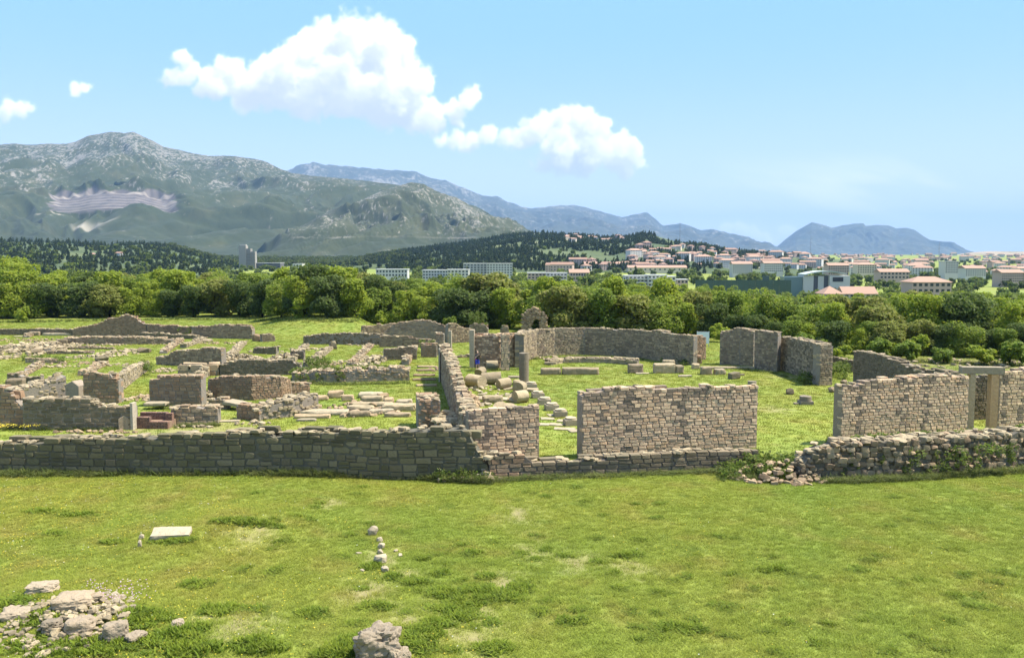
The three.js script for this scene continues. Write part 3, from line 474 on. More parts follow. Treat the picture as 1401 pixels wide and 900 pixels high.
const orange = (list) => (f, t, r) => { for (const [c, h, w, v] of list) if (((f - c) / w) ** 2 + ((t - h) / v) ** 2 < 1 && r() < 0.75) return r() < 0.5 ? [.44, .31, .205] : [.40, .27, .175]; return null; };

// the boundary wall across the lawn
masonry({ name: 'boundary_wall', label: 'long dark mossy coursed stone wall between the lawn and the ruins', base: [[-40, 646.5], [673, 656]], top: [[-40, 609], [0, 607], [14, 603], [22, 607], [60, 603], [100, 601], [160, 599], [200, 597], [250, 596], [330, 592], [364, 589], [372, 595], [480, 590], [560, 588], [632, 585], [641, 593], [648, 602], [652, 612], [658, 622], [664, 635], [670, 648], [673, 655]], T: 1.0, ch: 0.29, sl: [0.38, 0.95], pal: 'moss', gap: 0.028, recess: 0.055, mixed: true, parts: true, limit: 290, ragged: 0.03, cap: 4.5, capSize: 0.3, mortar: [.10, .092, .066], uneven: 0.045, split: 0.35 });
masonry({ name: 'low_front_wall', label: 'low weathered stone wall in front of the pale ashlar wall', base: [[668, 656], [760, 651], [870, 648], [970, 643], [1040, 641]], top: [[668, 626], [690, 622], [719, 622], [722, 630], [742, 633], [796, 630], [860, 624], [910, 619], [1020, 617], [1040, 617]], T: 0.75, ch: 0.22, sl: [0.35, 0.85], pal: 'dark', tint: (f, t, r) => f < 0.14 && r() < 0.8 ? PAL.brown[Math.floor(r() * 4)] : null, parts: true, limit: 290, cap: 5, capSize: 0.3, mortar: [.12, .10, .08] });
masonry({ name: 'ashlar_wall', label: 'pale tan ashlar wall standing alone behind the low front wall', base: [[795, 629], [1037, 613]], top: [[793, 541], [803, 539], [817, 534], [835, 532], [870, 531], [907, 530], [912, 532], [930, 533], [947, 532], [952, 533], [975, 529], [1037, 527]], T: 0.8, ch: 0.178, sl: [0.25, 0.66], pal: 'pale', parts: true, limit: 300, stain: streaks([[0.56, 0.05], [0.08, 0.09, 0.5], [0.26, 0.05, 0.4], [0.5, 0.04, 0.75]]), tint: orange([[0.15, 0.35, 0.09, 0.05], [0.42, 0.76, 0.05, 0.05], [0.72, 0.8, 0.05, 0.05], [0.95, 0.45, 0.04, 0.08], [0.85, 0.25, 0.03, 0.05]]), cap: 3, gap: 0.024, recess: 0.045, mortar: [.26, .20, .15], uneven: 0.03 });
masonry({ name: 'ashlar_wall', label: 'short pale tan ashlar wall beside the ragged end of the boundary wall', base: [[640, 635], [739, 628]], top: [[636, 562], [660, 561], [689, 559], [715, 558], [739, 556]], T: 0.8, ch: 0.178, sl: [0.25, 0.66], pal: 'pale', parts: true, stain: streaks([[0.22, 0.12], [0.05, 0.08], [0.6, 0.06, 0.6]]), tint: orange([[0.7, 0.72, 0.12, 0.08], [0.4, 0.55, 0.08, 0.08], [0.66, 0.15, 0.08, 0.1], [0.95, 0.6, 0.05, 0.3]]), gap: 0.024, recess: 0.045, mortar: [.26, .20, .15], uneven: 0.03 });
masonry({ name: 'ashlar_wall', label: 'tan ashlar wall with dark vertical streaks left of the stone doorway', base: [[1150, 609], [1325, 598]], top: [[1150, 527], [1178, 526], [1183, 521], [1205, 519], [1236, 517], [1270, 514], [1300, 512], [1304, 516], [1325, 516]], T: 0.8, ch: 0.175, sl: [0.22, 0.55], pal: 'pale', parts: true, limit: 300, stain: streaks([[0.48, 0.05], [0.65, 0.045], [0.14, 0.05]]), cap: 3, gap: 0.024, recess: 0.045, mortar: [.25, .195, .145], uneven: 0.03 });
masonry({ name: 'ashlar_wall', label: 'tan ashlar wall right of the stone doorway', base: [[1365, 594], [1470, 588]], top: [[1365, 510], [1401, 506], [1470, 502]], T: 0.8, ch: 0.175, sl: [0.22, 0.55], pal: 'pale', parts: true, limit: 300, stain: streaks([[0.08, 0.06], [0.3, 0.04]]), cap: 3, gap: 0.024, recess: 0.045, mortar: [.25, .195, .145], uneven: 0.03 });
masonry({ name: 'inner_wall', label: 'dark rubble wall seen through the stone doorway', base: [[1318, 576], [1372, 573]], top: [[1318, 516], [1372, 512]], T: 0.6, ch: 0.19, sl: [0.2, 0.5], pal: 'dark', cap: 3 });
masonry({ name: 'rubble_wall', label: 'thick dry rubble wall overgrown with weeds at the foot of the doorway', base: [[1095, 657], [1150, 655.5], [1230, 653], [1310, 648], [1401, 640], [1480, 634]], top: [[1095, 640], [1115, 620], [1135, 610], [1180, 607], [1230, 603], [1300, 600], [1360, 595], [1401, 591], [1480, 585]], T: 1.3, ch: 0.24, sl: [0.22, 0.55], pal: 'ruin', tint: (f, t, r) => r() < 0.55 ? PAL.dark[Math.floor(r() * 4)] : null, rub: 0.75, parts: true, limit: 300, cap: 7, capSize: 0.34, gap: 0.0, recess: 0.14, mortar: [.10, .09, .07], uneven: 0.12, ragged: 0.12 });

// stone doorway
{
  const [x, y, z] = Gt(1344, 592), t = thing('stone_doorway', 'stone doorway of two smooth jambs under a long grey lintel', 'doorway', [x, y, z], -0.1);
  const M = -z / F, jambH = yAt(-z, 511) - y, smooth = stoneMat([0.44, 0.28, 0.152]), post = (w, h, d, s) => { const g = chamferStone(s, 0.05, 0.01); g.scale(w, h, d); return boxUV(g, 0.6); };
  part('jamb', post(0.30, jambH + 0.1, 0.55, 3), stoneMat([0.37, 0.288, 0.185]), t, [(1327 - 1344) * M, jambH / 2 - 0.05, 0]);
  part('jamb', post(0.56, jambH + 0.1, 0.55, 4), smooth, t, [(1357.5 - 1344) * M, jambH / 2 - 0.05, 0]);
  part('lintel', post(56 * M, 0.40, 0.62, 5), stoneMat([0.264, 0.216, 0.152]), t, [(1340 - 1344) * M, jambH + 0.203, 0]);
}
// apse and its flanks
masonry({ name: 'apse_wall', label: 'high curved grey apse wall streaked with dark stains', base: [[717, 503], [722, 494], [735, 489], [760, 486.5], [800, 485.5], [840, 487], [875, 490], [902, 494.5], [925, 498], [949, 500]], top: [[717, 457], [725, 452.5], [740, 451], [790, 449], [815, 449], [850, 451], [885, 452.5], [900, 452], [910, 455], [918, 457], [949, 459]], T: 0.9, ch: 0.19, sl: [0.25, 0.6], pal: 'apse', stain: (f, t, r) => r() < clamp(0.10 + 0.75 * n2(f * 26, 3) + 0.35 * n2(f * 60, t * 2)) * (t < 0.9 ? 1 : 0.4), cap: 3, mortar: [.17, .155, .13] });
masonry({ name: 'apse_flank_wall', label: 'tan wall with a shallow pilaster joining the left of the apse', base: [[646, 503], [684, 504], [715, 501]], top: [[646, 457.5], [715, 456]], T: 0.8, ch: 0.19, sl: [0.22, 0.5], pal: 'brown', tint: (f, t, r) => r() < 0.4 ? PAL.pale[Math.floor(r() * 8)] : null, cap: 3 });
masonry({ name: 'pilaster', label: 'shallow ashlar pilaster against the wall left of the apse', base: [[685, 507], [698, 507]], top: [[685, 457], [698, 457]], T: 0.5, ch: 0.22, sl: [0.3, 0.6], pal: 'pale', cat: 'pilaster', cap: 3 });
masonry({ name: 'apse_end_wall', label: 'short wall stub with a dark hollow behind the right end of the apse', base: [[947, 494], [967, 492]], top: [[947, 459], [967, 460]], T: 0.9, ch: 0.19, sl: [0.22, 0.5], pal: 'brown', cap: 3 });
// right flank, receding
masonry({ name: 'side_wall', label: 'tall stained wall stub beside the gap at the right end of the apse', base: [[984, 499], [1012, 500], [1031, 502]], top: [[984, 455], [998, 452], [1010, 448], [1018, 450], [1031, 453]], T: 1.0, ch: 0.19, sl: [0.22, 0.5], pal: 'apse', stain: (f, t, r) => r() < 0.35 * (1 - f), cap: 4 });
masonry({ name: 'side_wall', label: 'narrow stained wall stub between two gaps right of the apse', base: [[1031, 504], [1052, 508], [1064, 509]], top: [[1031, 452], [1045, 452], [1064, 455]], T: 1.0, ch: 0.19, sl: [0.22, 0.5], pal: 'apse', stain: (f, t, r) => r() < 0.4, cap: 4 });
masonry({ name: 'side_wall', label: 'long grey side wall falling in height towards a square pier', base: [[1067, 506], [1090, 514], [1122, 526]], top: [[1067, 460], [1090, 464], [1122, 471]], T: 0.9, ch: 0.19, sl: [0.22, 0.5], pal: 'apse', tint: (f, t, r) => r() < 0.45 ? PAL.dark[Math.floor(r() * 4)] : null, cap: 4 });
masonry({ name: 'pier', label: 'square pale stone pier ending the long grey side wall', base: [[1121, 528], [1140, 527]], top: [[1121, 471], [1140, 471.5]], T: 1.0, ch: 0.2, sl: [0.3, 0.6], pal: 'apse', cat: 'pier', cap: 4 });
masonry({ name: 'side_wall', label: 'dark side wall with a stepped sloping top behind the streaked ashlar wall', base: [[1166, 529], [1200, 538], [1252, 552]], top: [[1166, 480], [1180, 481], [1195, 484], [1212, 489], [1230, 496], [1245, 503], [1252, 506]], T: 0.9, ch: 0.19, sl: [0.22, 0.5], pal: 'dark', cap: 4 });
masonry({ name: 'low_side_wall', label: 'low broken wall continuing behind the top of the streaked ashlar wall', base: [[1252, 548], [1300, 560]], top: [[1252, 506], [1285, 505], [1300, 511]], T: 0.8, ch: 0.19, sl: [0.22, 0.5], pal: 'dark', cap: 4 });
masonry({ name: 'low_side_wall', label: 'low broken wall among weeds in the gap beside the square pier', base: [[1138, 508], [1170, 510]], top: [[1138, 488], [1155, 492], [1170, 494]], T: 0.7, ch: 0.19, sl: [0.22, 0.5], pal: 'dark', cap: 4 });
// left flank
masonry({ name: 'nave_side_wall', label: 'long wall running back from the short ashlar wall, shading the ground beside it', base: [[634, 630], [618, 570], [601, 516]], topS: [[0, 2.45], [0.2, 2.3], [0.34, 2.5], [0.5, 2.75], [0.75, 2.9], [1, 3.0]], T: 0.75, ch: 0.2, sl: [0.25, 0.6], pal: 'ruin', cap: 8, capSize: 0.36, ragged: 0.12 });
masonry({ name: 'stone_pier', label: 'square masonry pier with a flat top behind the boundary wall', base: [[571, 591], [604, 590]], top: [[571, 546], [604, 546]], T: 2.5, ch: 0.22, sl: [0.3, 0.6], pal: 'brown', cat: 'pier', cap: 5, ragged: 0.02, parts: true });
masonry({ name: 'stepped_wall_stub', label: 'wall stub with a sloping rubble top joining the boundary wall to the pier', base: [[602, 604], [640, 602]], top: [[602, 580], [640, 578]], T: 4.2, ch: 0.22, sl: [0.3, 0.6], pal: 'ruin', cap: 5, capSize: 0.5 });

// ruined rooms on the left: far rows
const ruinGroup = undefined;
[
  ['far_room_wall', 'low far wall along the field edge behind a long white beam', [[-30, 458.5], [45, 458.5], [100, 459.5]], [[-30, 451], [45, 450], [62, 450], [100, 450.5]], 'dark', 0.7],
  ['far_room_wall', 'peaked wall remnant with a thin white upright slab set in it', [[98, 460], [200, 460]], [[98, 450], [118, 446], [135, 442.5], [147, 436], [160, 435], [172, 430], [180, 432], [187, 435.5], [191, 440], [200, 443]], 'brown', 0.8],
  ['far_room_wall', 'low straight wall running right from the peaked remnant', [[200, 460], [262, 461]], [[200, 443], [225, 445], [262, 447]], 'brown', 0.7],
  ['far_room_wall', 'long grey wall with a slightly humped top and broken right end', [[262, 462], [345, 464]], [[262, 447.5], [285, 446], [300, 444], [330, 444.5], [341, 446], [346, 451]], 'ruin', 0.8],
  ['low_rubble_wall', 'low rubble wall with a pale top in front of the peaked remnant', [[86, 471], [235, 471]], [[86, 463], [120, 461], [180, 461], [235, 464]], 'ruin', 1.4],
  ['low_rubble_wall', 'low crumbled wall in front of the humped grey wall', [[190, 463], [275, 464]], [[190, 455], [230, 457], [275, 460]], 'dark', 1.0],
  ['low_rubble_wall', 'short stub wall left of a stone heap at the far rooms', [[358, 468], [377, 467]], [[358, 458], [370, 457], [377, 461]], 'dark', 0.8],
  ['low_rubble_wall', 'thin line of wall stones in the grass behind a dark boulder', [[84, 478], [155, 478]], [[84, 475], [120, 474], [155, 476]], 'ruin', 0.6],
  ['low_rubble_wall', 'broken line of wall stones beside the pale rubble slope', [[62, 485], [127, 484]], [[62, 481], [100, 480], [127, 481]], 'ruin', 0.7],
  ['low_rubble_wall', 'grass grown line of stones on the left field', [[33, 497], [86, 497]], [[33, 490], [60, 491], [86, 494]], 'ruin', 0.6],
  ['room_wall', 'dark room wall rising in steps to a rubble end', [[212, 499], [303, 503]], [[212, 489], [225, 486], [240, 481], [262, 478], [285, 476], [303, 478]], 'ruin', 0.8],
  ['room_wall', 'wall of large squat blocks in front of the dark room wall', [[242, 515], [300, 514]], [[242, 502], [265, 500], [300, 500.5]], 'ruin', 0.8, { ch: 0.75, sl: [0.9, 1.5] }],
  ['room_wall', 'long greenish wall with a ragged top above the curved brown wall', [[300, 514], [412, 513]], [[300, 501], [312, 496], [330, 492], [352, 492], [358, 494], [395, 492], [405, 496], [412, 499]], 'dark', 0.8],
  ['room_wall', 'tall square wall block with two bands of masonry', [[203, 556], [276, 557]], [[203, 520], [216, 518], [222, 514.5], [276, 515]], 'brown', 0.9, { parts: true, ch: 0.24, sl: [0.35, 0.7] }],
  ['curved_room_wall', 'curved reddish brown wall with a rubble top', [[283, 546], [300, 547], [345, 548], [385, 545], [400, 540], [425, 538]], [[283, 520], [300, 516], [345, 515], [388, 515], [396, 519], [403, 525], [425, 525]], 'brown', 0.9, { cap: 6 }],
  ['low_room_wall', 'low dark wall with a sloped pale cap beside the lit rubble wall', [[322, 574], [355, 576]], [[322, 553], [335, 554], [355, 560]], 'brown', 0.7],
  ['stepped_wall', 'wall broken into descending steps at the left ruins', [[-30, 587], [40, 587], [78, 586]], [[-30, 529], [10, 530], [14, 537], [19, 541], [26, 551], [34, 559], [42, 566], [54, 570], [78, 570]], 'brown', 0.8, { parts: true, ch: 0.26, sl: [0.4, 0.8], topPal: 'white' }],
  ['room_wall', 'long dark wall beside the stepped wall, ending at a white upright slab', [[30, 589], [110, 589], [181, 588]], [[25, 546], [80, 547], [120, 548], [128, 553], [140, 556], [181, 557]], 'dark', 1.2, { parts: true, ch: 0.26, sl: [0.4, 0.8], cap: 6 }],
  ['room_wall', 'square topped wall behind the long dark wall', [[113, 552], [163, 552]], [[113, 514], [125, 510], [150, 510], [155, 519], [163, 520]], 'brown', 0.9, { parts: true, ch: 0.24, sl: [0.35, 0.7] }],
  ['low_room_wall', 'low wall running right from the red brick steps', [[232, 582], [299, 580]], [[232, 560], [260, 557], [285, 556], [299, 559]], 'ruin', 1.3, { parts: true, ch: 0.22, sl: [0.3, 0.7] }],
  ['low_room_wall', 'low dark wall at the edge of the left field', [[8, 525], [56, 524]], [[8, 512], [22, 511], [30, 516], [56, 514]], 'dark', 0.7],
  ['low_room_wall', 'small low wall stub behind the slanting slabs', [[284, 560], [312, 560]], [[284, 546], [300, 545], [312, 549]], 'ruin', 0.8],
  ['far_room_wall', 'dark rubble wall in front of the grassy bank', [[414, 471], [525, 472]], [[414, 460], [440, 457], [480, 456], [525, 457]], 'dark', 0.9, { rub: 1 }],
  ['plastered_wall', 'wall with a rounded humped top left of the apse', [[524, 468], [614, 468]], [[524, 459], [532, 449], [545, 441], [560, 440], [575, 437.5], [590, 439], [603, 443], [614, 451]], 'ruin', 0.7, { ch: 0.16, sl: [0.3, 0.6], gap: 0.012, cap: 4, recess: 0.02 }],
  ['low_room_wall', 'low curved topped wall in front of the humped wall', [[518, 475], [597, 475]], [[518, 460], [540, 459], [556, 459.5], [572, 463.5], [597, 466.5]], 'ruin', 0.5],
  ['low_room_wall', 'broken wall of pale stones behind the humped wall', [[494, 458], [542, 458]], [[494, 446], [505, 447], [520, 443], [542, 443]], 'ruin', 0.6],
  ['low_room_wall', 'small dark square room wall on the grass', [[524, 493], [571, 492]], [[524, 478], [540, 477], [556, 475.5], [571, 475.5]], 'dark', 0.8],
  ['low_room_wall', 'pinkish wall corner beside the shaded steps', [[575, 489], [598, 489]], [[575, 471], [598, 470]], 'brown', 0.7],
  ['low_room_wall', 'short dark wall with grass on top at the middle rooms', [[345, 484], [378, 485]], [[345, 477], [360, 475], [378, 475]], 'dark', 0.7],
  ['low_room_wall', 'small cut block wall at the middle rooms', [[396, 492], [416, 492]], [[396, 480], [416, 479]], 'dark', 0.8],
  ['overgrown_wall', 'long low rubble wall overgrown with green weeds', [[398, 523], [460, 523.5], [561, 521]], [[398, 512], [430, 508], [470, 506], [520, 505], [540, 503], [561, 506]], 'ruin', 1.8, { rub: 1, cap: 7, ragged: 0.15 }],
  ['far_room_wall', 'ragged wall remnant at the thicket edge between humped wall and apse', [[612, 470], [650, 468]], [[612, 444], [622, 441], [630, 446], [640, 449], [650, 452]], 'ruin', 0.8],
  ['far_room_wall', 'stub of wall with a green bush on top behind the apse flank', [[641, 459], [668, 459]], [[641, 447], [650, 443], [662, 443], [668, 449]], 'ruin', 0.8],
  ['far_room_wall', 'tiny pointed wall remnant behind the apse flank', [[684, 460], [697, 460]], [[684, 451], [690, 444], [694, 446], [697, 453]], 'ruin', 0.6],
  ['low_room_wall', 'low wall line crossing the grass between the two white jambs', [[612, 490], [645, 489]], [[612, 487], [645, 486]], 'ruin', 0.5],
].forEach(([name, label, base, top, pal, T, more], i) => masonry({ name, label, base, top, pal, T, ch: 0.19, sl: [0.22, 0.5], cap: 5, seed: 3000 + i * 7, ragged: 0.08, ...more }));
// receding lit walls
masonry({ name: 'receding_wall', label: 'sunlit rubble wall slanting back between the square topped wall and the tall block', base: [[160, 541], [182, 523], [205, 505]], topS: [[0, 1.35], [0.5, 1.2], [1, 0.8]], T: 0.8, ch: 0.17, sl: [0.18, 0.4], pal: 'top', rub: 0.7, cap: 6 });
masonry({ name: 'slumped_wall', label: 'slumped sunlit wall of pale rubble beside the flat slabs', base: [[350, 576], [395, 571], [437, 564]], topS: [[0, 0.75], [0.3, 1.1], [0.7, 1.25], [1, 1.3]], T: 1.6, ch: 0.2, sl: [0.2, 0.42], pal: 'top', rub: 1, cap: 7, uneven: 0.12 });
masonry({ name: 'sloping_rubble_wall', label: 'broad sunlit rubble wall sloping up to the gabled tomb block', base: [[22, 552], [92, 545]], top: [[22, 535], [50, 527], [75, 520], [92, 512]], T: 2.2, ch: 0.2, sl: [0.2, 0.45], pal: 'top', rub: 1, cap: 8 });

[
  ['low crumbled cross wall joining the low rubble walls at the far rooms', [[70, 482], [92, 468]], 0.5], ['low cross wall between the far crumbled wall and the dark room wall', [[228, 484], [252, 466]], 0.5], ['low cross wall running back from the rubble end of the dark room wall', [[318, 492], [338, 470]], 0.6], ['low cross wall beside the grass grown stones of the left field', [[28, 520], [62, 500]], 0.5], ['broken cross wall running back to the upright rough stone', [[425, 503], [456, 478]], 0.55], ['short cross wall behind the small dark square room', [[560, 500], [572, 478]], 0.7], ['low cross wall from the greenish wall towards the far rooms', [[404, 496], [424, 473]], 0.5], ['low cross wall between the sloping rubble wall and the field', [[118, 514], [150, 498]], 0.5], ['low cross wall behind the curved brown wall', [[278, 520], [290, 512]], 0.8], ['low cross wall left of the rubble heap in the middle', [[486, 500], [512, 474]], 0.45], ['low cross wall ending at the pale flat boulder', [[255, 476], [284, 465]], 0.5], ['low cross wall behind the long white beam', [[40, 462], [60, 452]], 0.5],
].forEach(([label, base, h], i) => masonry({ name: 'cross_wall', label, base, topS: [[0, h], [0.4, h * 0.7], [0.7, h * 1.1], [1, h * 0.6]], T: 0.8, ch: 0.19, sl: [0.2, 0.45], pal: i % 2 ? 'ruin' : 'top', rub: 0.7, cap: 6, ragged: 0.15, seed: 5200 + i }));
// arched ruin at the edge of the thicket
{
  const [x, y, z] = Gt(731, 461), D = -z, M = D / F, t = thing('arched_ruin', 'ruined rubble arch with a dark opening at the thicket edge', 'ruin', [x, y, z], -0.05), bag = new Merge(), r = rngOf(88);
  for (let k = 0; k < 700; k++) { const u = (r() - .5) * 34 * M, v = r() * 4.0, prof = 3.9 - Math.abs(u - 0.1) * 0.55 - Math.pow(Math.max(0, Math.abs(u + 0.3) - 0.9), 2) * 0.5; if (v > prof + n2(u * 2, 4) * 0.25) continue; const ox = u - 0.25, open = v < 1.9 ? Math.abs(ox) < 0.48 : Math.hypot(ox, v - 1.9) < 0.48; if (open) continue; for (const d of [0, -0.45]) bag.add(rubbleStones[Math.floor(r() * 12)], M4(u, v, d + (r() - .5) * 0.1, (r() - .5) * 0.5, 0.34, 0.22, 0.5, (r() - .5) * .3, (r() - .5) * .4), PAL.ruin[Math.floor(r() * 5)]); }
  const m = part('rubble_masonry', bag.geo(), stoneVC, t); m.userData.kind = 'stuff';

}
console.log('walls done');

// ---------------------------------------------------------------- single stones and fragments
let fragSeed = 7000;
function wornBlock(seed, w, h, d, worn) {      // cut block with chipped edges and an uneven surface
  const sx = clamp(Math.round(w / 0.16), 4, 18), sy = clamp(Math.round(h / 0.14), 3, 6), sz = clamp(Math.round(d / 0.16), 3, 8), g = new THREE.BoxGeometry(w, h, d, sx, sy, sz).toNonIndexed(), p = g.attributes.position, o = seed * 1.37 % 200;
  for (let i = 0; i < p.count; i++) {
    let x = p.getX(i), y = p.getY(i), z = p.getZ(i); const ex = w / 2 - Math.abs(x), ey = h / 2 - Math.abs(y), ez = d / 2 - Math.abs(z), e = [ex, ey, ez].sort((a, b) => a - b)[1];
    const chip = (0.03 + worn * 0.45 * Math.max(0, n3(x * 2.3 + o, y * 2.3, z * 2.3) + 0.25)) * sm(0.14, 0, e) * Math.min(1, h * 2.2);
    const bump = 0.022 * n3(x * 5 + o, y * 5, z * 5 + o) + 0.05 * worn * 4 * n3(x * 1.3 + o, y * 1.3, z * 1.3);
    x -= Math.sign(x) * (chip * (ex < 0.15 ? 1 : 0.2) - bump * (ex < 0.01 ? 1 : 0)); y -= Math.sign(y) * (chip * (ey < 0.15 ? 0.8 : 0.1) - bump * (ey < 0.01 ? 0.6 : 0)); z -= Math.sign(z) * (chip * (ez < 0.15 ? 1 : 0.2) - bump * (ez < 0.01 ? 1 : 0));
    if (Math.abs(x) > w * 0.3) x += 0.08 * worn * 5 * n3(y * 4 + o, z * 3, x > 0 ? 3 : 9) * Math.min(1, w);
    p.setXYZ(i, x, y, z);
  }
  g.computeVertexNormals(); return boxUV(g, 0.8);
}
function block(name, label, cat, px, py, [w, h, d], pal = 'white', turn = 0, { tilt = 0, roll = 0, group, lift = 0, worn = 0.1, sink = 0.04 } = {}) {
  const r = rngOf(fragSeed++), [x, y, z] = Gt(px, py), g = wornBlock(fragSeed, w, h, d, worn);
  const c = PAL[pal][Math.floor(r() * PAL[pal].length)], m = single(name, g, stoneMat(c), label, cat, [x, y + h / 2 - sink + lift, z - d / 2], turn, group); m.rotation.set(tilt, turn, roll, 'YXZ'); return m;
}
function rock(name, label, px, py, [w, h, d], pal = 'ruin', turn = 0, group, n = 34) {
  const [x, y, z] = Gt(px, py), g = boulder(fragSeed++, n); g.scale(w, h, d); boxUV(g, 0.8); const p = PAL[pal];
  return single(name, g, stoneMat(p[fragSeed % p.length]), label, 'rock', [x, y + h * 0.32, z - d * 0.3], turn, group);
}
function drumGeo(rad, len, seed, segs = 22) {
  const g = new THREE.CylinderGeometry(rad, rad * 1.02, len, segs, 6, false), p = g.attributes.position, o = seed * 3.7;
  for (let i = 0; i < p.count; i++) { const x = p.getX(i), y = p.getY(i), z = p.getZ(i), k = 1 + 0.05 * n3(x * 4 + o, y * 3, z * 4) - 0.10 * sm(0.2, 0.9, n3(x * 3 + o, y * 6, z * 3 + 5)) * sm(len * 0.25, len * 0.5, Math.abs(y)); p.setXYZ(i, x * k, y + 0.04 * n3(x * 5, o, z * 5), z * k); }
  g.computeVertexNormals(); return g;
}
function drum(label, px, py, len, rad, turn, tilt = 0, group, pal = 'top') { const [x, y, z] = Gt(px, py), g = drumGeo(rad, len, fragSeed++); g.rotateZ(Math.PI / 2 + tilt); return single('column_drum', g, stoneMat(PAL[pal][fragSeed % 4 % PAL[pal].length]), label, 'column drum', [x, y + rad * 0.93 + Math.abs(Math.sin(tilt)) * len * 0.35, z - rad], turn, group); }
{ // standing column
  const [x, y, z] = Gt(717, 526), h = yAt(-z, 483.5) - y, t = thing('standing_column', 'single standing grey column shaft at the end of a row of stone bases', 'column', [x, y, z - 0.35]);
  part('shaft', drumGeo(0.40, h - 0.2, 31, 26), stoneMat([0.176, 0.144, 0.102]), t, [0, (h - 0.2) / 2 + 0.2, 0]);
  part('base', new THREE.CylinderGeometry(0.46, 0.52, 0.24, 24), stoneMat([0.299, 0.248, 0.178]), t, [0, 0.10, 0]);
}
[[646, 503, 450.5, 0.45, 0.5, 'tall pale door jamb standing at the end of the apse flank wall', [.36, .295, .21]], [616, 479, 452, 0.35, 0.45, 'tall pale door jamb standing left of the apse flank wall', [.37, .305, .22]], [601.5, 522, 476, 0.12, 0.35, 'thin white upright slab against the long side wall', [.38, .345, .275]], [154, 459.5, 436, 0.14, 0.3, 'thin white upright slab set in the peaked wall remnant', [.38, .345, .28]], [183.5, 587, 550, 0.16, 0.5, 'white upright slab at the end of the long dark wall', [.38, .33, .25]]].forEach(([px, py, top, w, d, label, c], i) => { const [x, y, z] = Gt(px, py), h = yAt(-z, top) - y, g = chamferStone(900 + i, 0.04, 0.02); g.scale(w, h + 0.1, d); boxUV(g, 0.6); single(i < 2 ? 'door_jamb' : 'upright_slab', g, stoneMat(c), label, i < 2 ? 'door jamb' : 'slab', [x, y + h / 2 - 0.05, z + 0.08], -0.1); });
masonry({ name: 'square_pier', label: 'small square pier with a pale top at the far end of the side wall', base: [[596, 486], [608, 486]], top: [[596, 455.5], [608, 456]], T: 1.3, ch: 0.25, sl: [0.4, 0.8], pal: 'ruin', cat: 'pier', cap: 3, ragged: 0.01, topPal: 'white' });
// column drums lying in the side aisle
drum('fallen column drum resting against the foot of the apse flank wall', 673, 506, 1.05, 0.42, 0.15, 0, null, 'top');
drum('thick fallen column drum with its dark end turned to the short ashlar wall', 650, 531, 1.5, 0.52, -0.75, 0.0, null, 'top');
drum('long fallen column drum in the middle of the fragment pile', 672, 527, 1.6, 0.5, 0.12, 0.06);
drum('half buried fallen column drum behind the flat white blocks', 689, 533, 1.0, 0.42, 0.5, 0.1);
drum('short column drum showing its round end beside the column bases', 711, 539, 0.9, 0.46, 1.25, 0.0);
drum('short column drum lying next to a split stone disc', 712, 552, 0.95, 0.45, 0.55, 0.0);
drum('small fallen drum at the back of the fragment pile', 657, 516, 0.8, 0.38, 1.1, 0.2);
[['split stone disc leaning beside a short column drum', 701, 551, 0.7, 0.5, 0.2], ['rounded stone disc lying behind the short ashlar wall', 684, 562, 0.95, 0.55, -0.3], ['domed round stone behind the short ashlar wall', 697, 563, 0.85, 0.5, 0.25]].forEach(([label, px, py, w, tilt, turn]) => { const [x, y, z] = Gt(px, py), g = drumGeo(w / 2, 0.26, fragSeed++); g.rotateX(tilt); single('stone_disc', g, stoneMat(PAL.top[0]), label, 'stone disc', [x, y + 0.2, z - 0.3], turn); });
block('cut_block', 'long pale cut block in front of the fallen drums', 'stone block', 674, 552, [1.45, 0.55, 0.8], 'top', 0.05);
block('flat_slab', 'flat white slab between the long cut block and a split disc', 'slab', 692, 549, [1.0, 0.18, 1.2], 'white', -0.2);
block('flat_slab', 'flat white slab beside the rubble heap of the side wall', 'slab', 662, 548, [1.0, 0.2, 1.3], 'white', 0.1);
block('flat_slab', 'broken flat slab leaning on a fallen drum', 'slab', 699, 534, [1.2, 0.22, 0.6], 'top', 0.2, { roll: 0.15 });
block('flat_slab', 'small flat slab on the grass by the standing column', 'slab', 703, 518, [0.95, 0.25, 0.5], 'white', 0);
block('cut_block', 'small cut block against the foot of the standing column', 'stone block', 707, 527, [0.6, 0.45, 0.5], 'top', 0.2);
block('flat_slab', 'tapered slab behind the first column base', 'slab', 726, 537, [1.1, 0.3, 0.9], 'top', -0.2);
[[727, 532], [736, 545], [745, 554], [755, 562], [767, 571], [781, 583]].forEach(([px, py], i) => {
  const [x, y, z] = Gt(px, py), t = thing('stone_pedestal', 'square stone column base in a row leading from the standing column to the ashlar wall', 'column base', [x, y, z - 0.35], 0.14 + 0.1 * Math.sin(i * 3), 'row of column bases'), k = 1 + 0.08 * Math.sin(i * 7);
  const pl = chamferStone(820 + i, 0.08, 0.05); pl.scale(0.86 * k, 0.42, 0.8 * k); boxUV(pl, 0.8); part('plinth', pl, stoneMat([0.29, 0.24, 0.172]), t, [0, 0.17, 0]);
  const tp = drumGeo(0.36 * k, 0.16, 40 + i, 18); part('torus', tp, stoneMat([0.414, 0.344, 0.238]), t, [0.02, 0.42, 0]);
});
[[750, 575, .9], [762, 583, 1], [773, 589, 1.3], [757, 570, .7], [788, 592, .8], [745, 583, .6], [770, 578, .7]].forEach(([px, py, w], i) => block('paving_slab', 'flat pale paving slab sunk in the grass beside the column bases', 'slab', px, py, [w, 0.14, 0.7], 'white', 0.3 * Math.sin(i * 5), { group: 'paving slabs by the column bases', sink: 0.06 }));
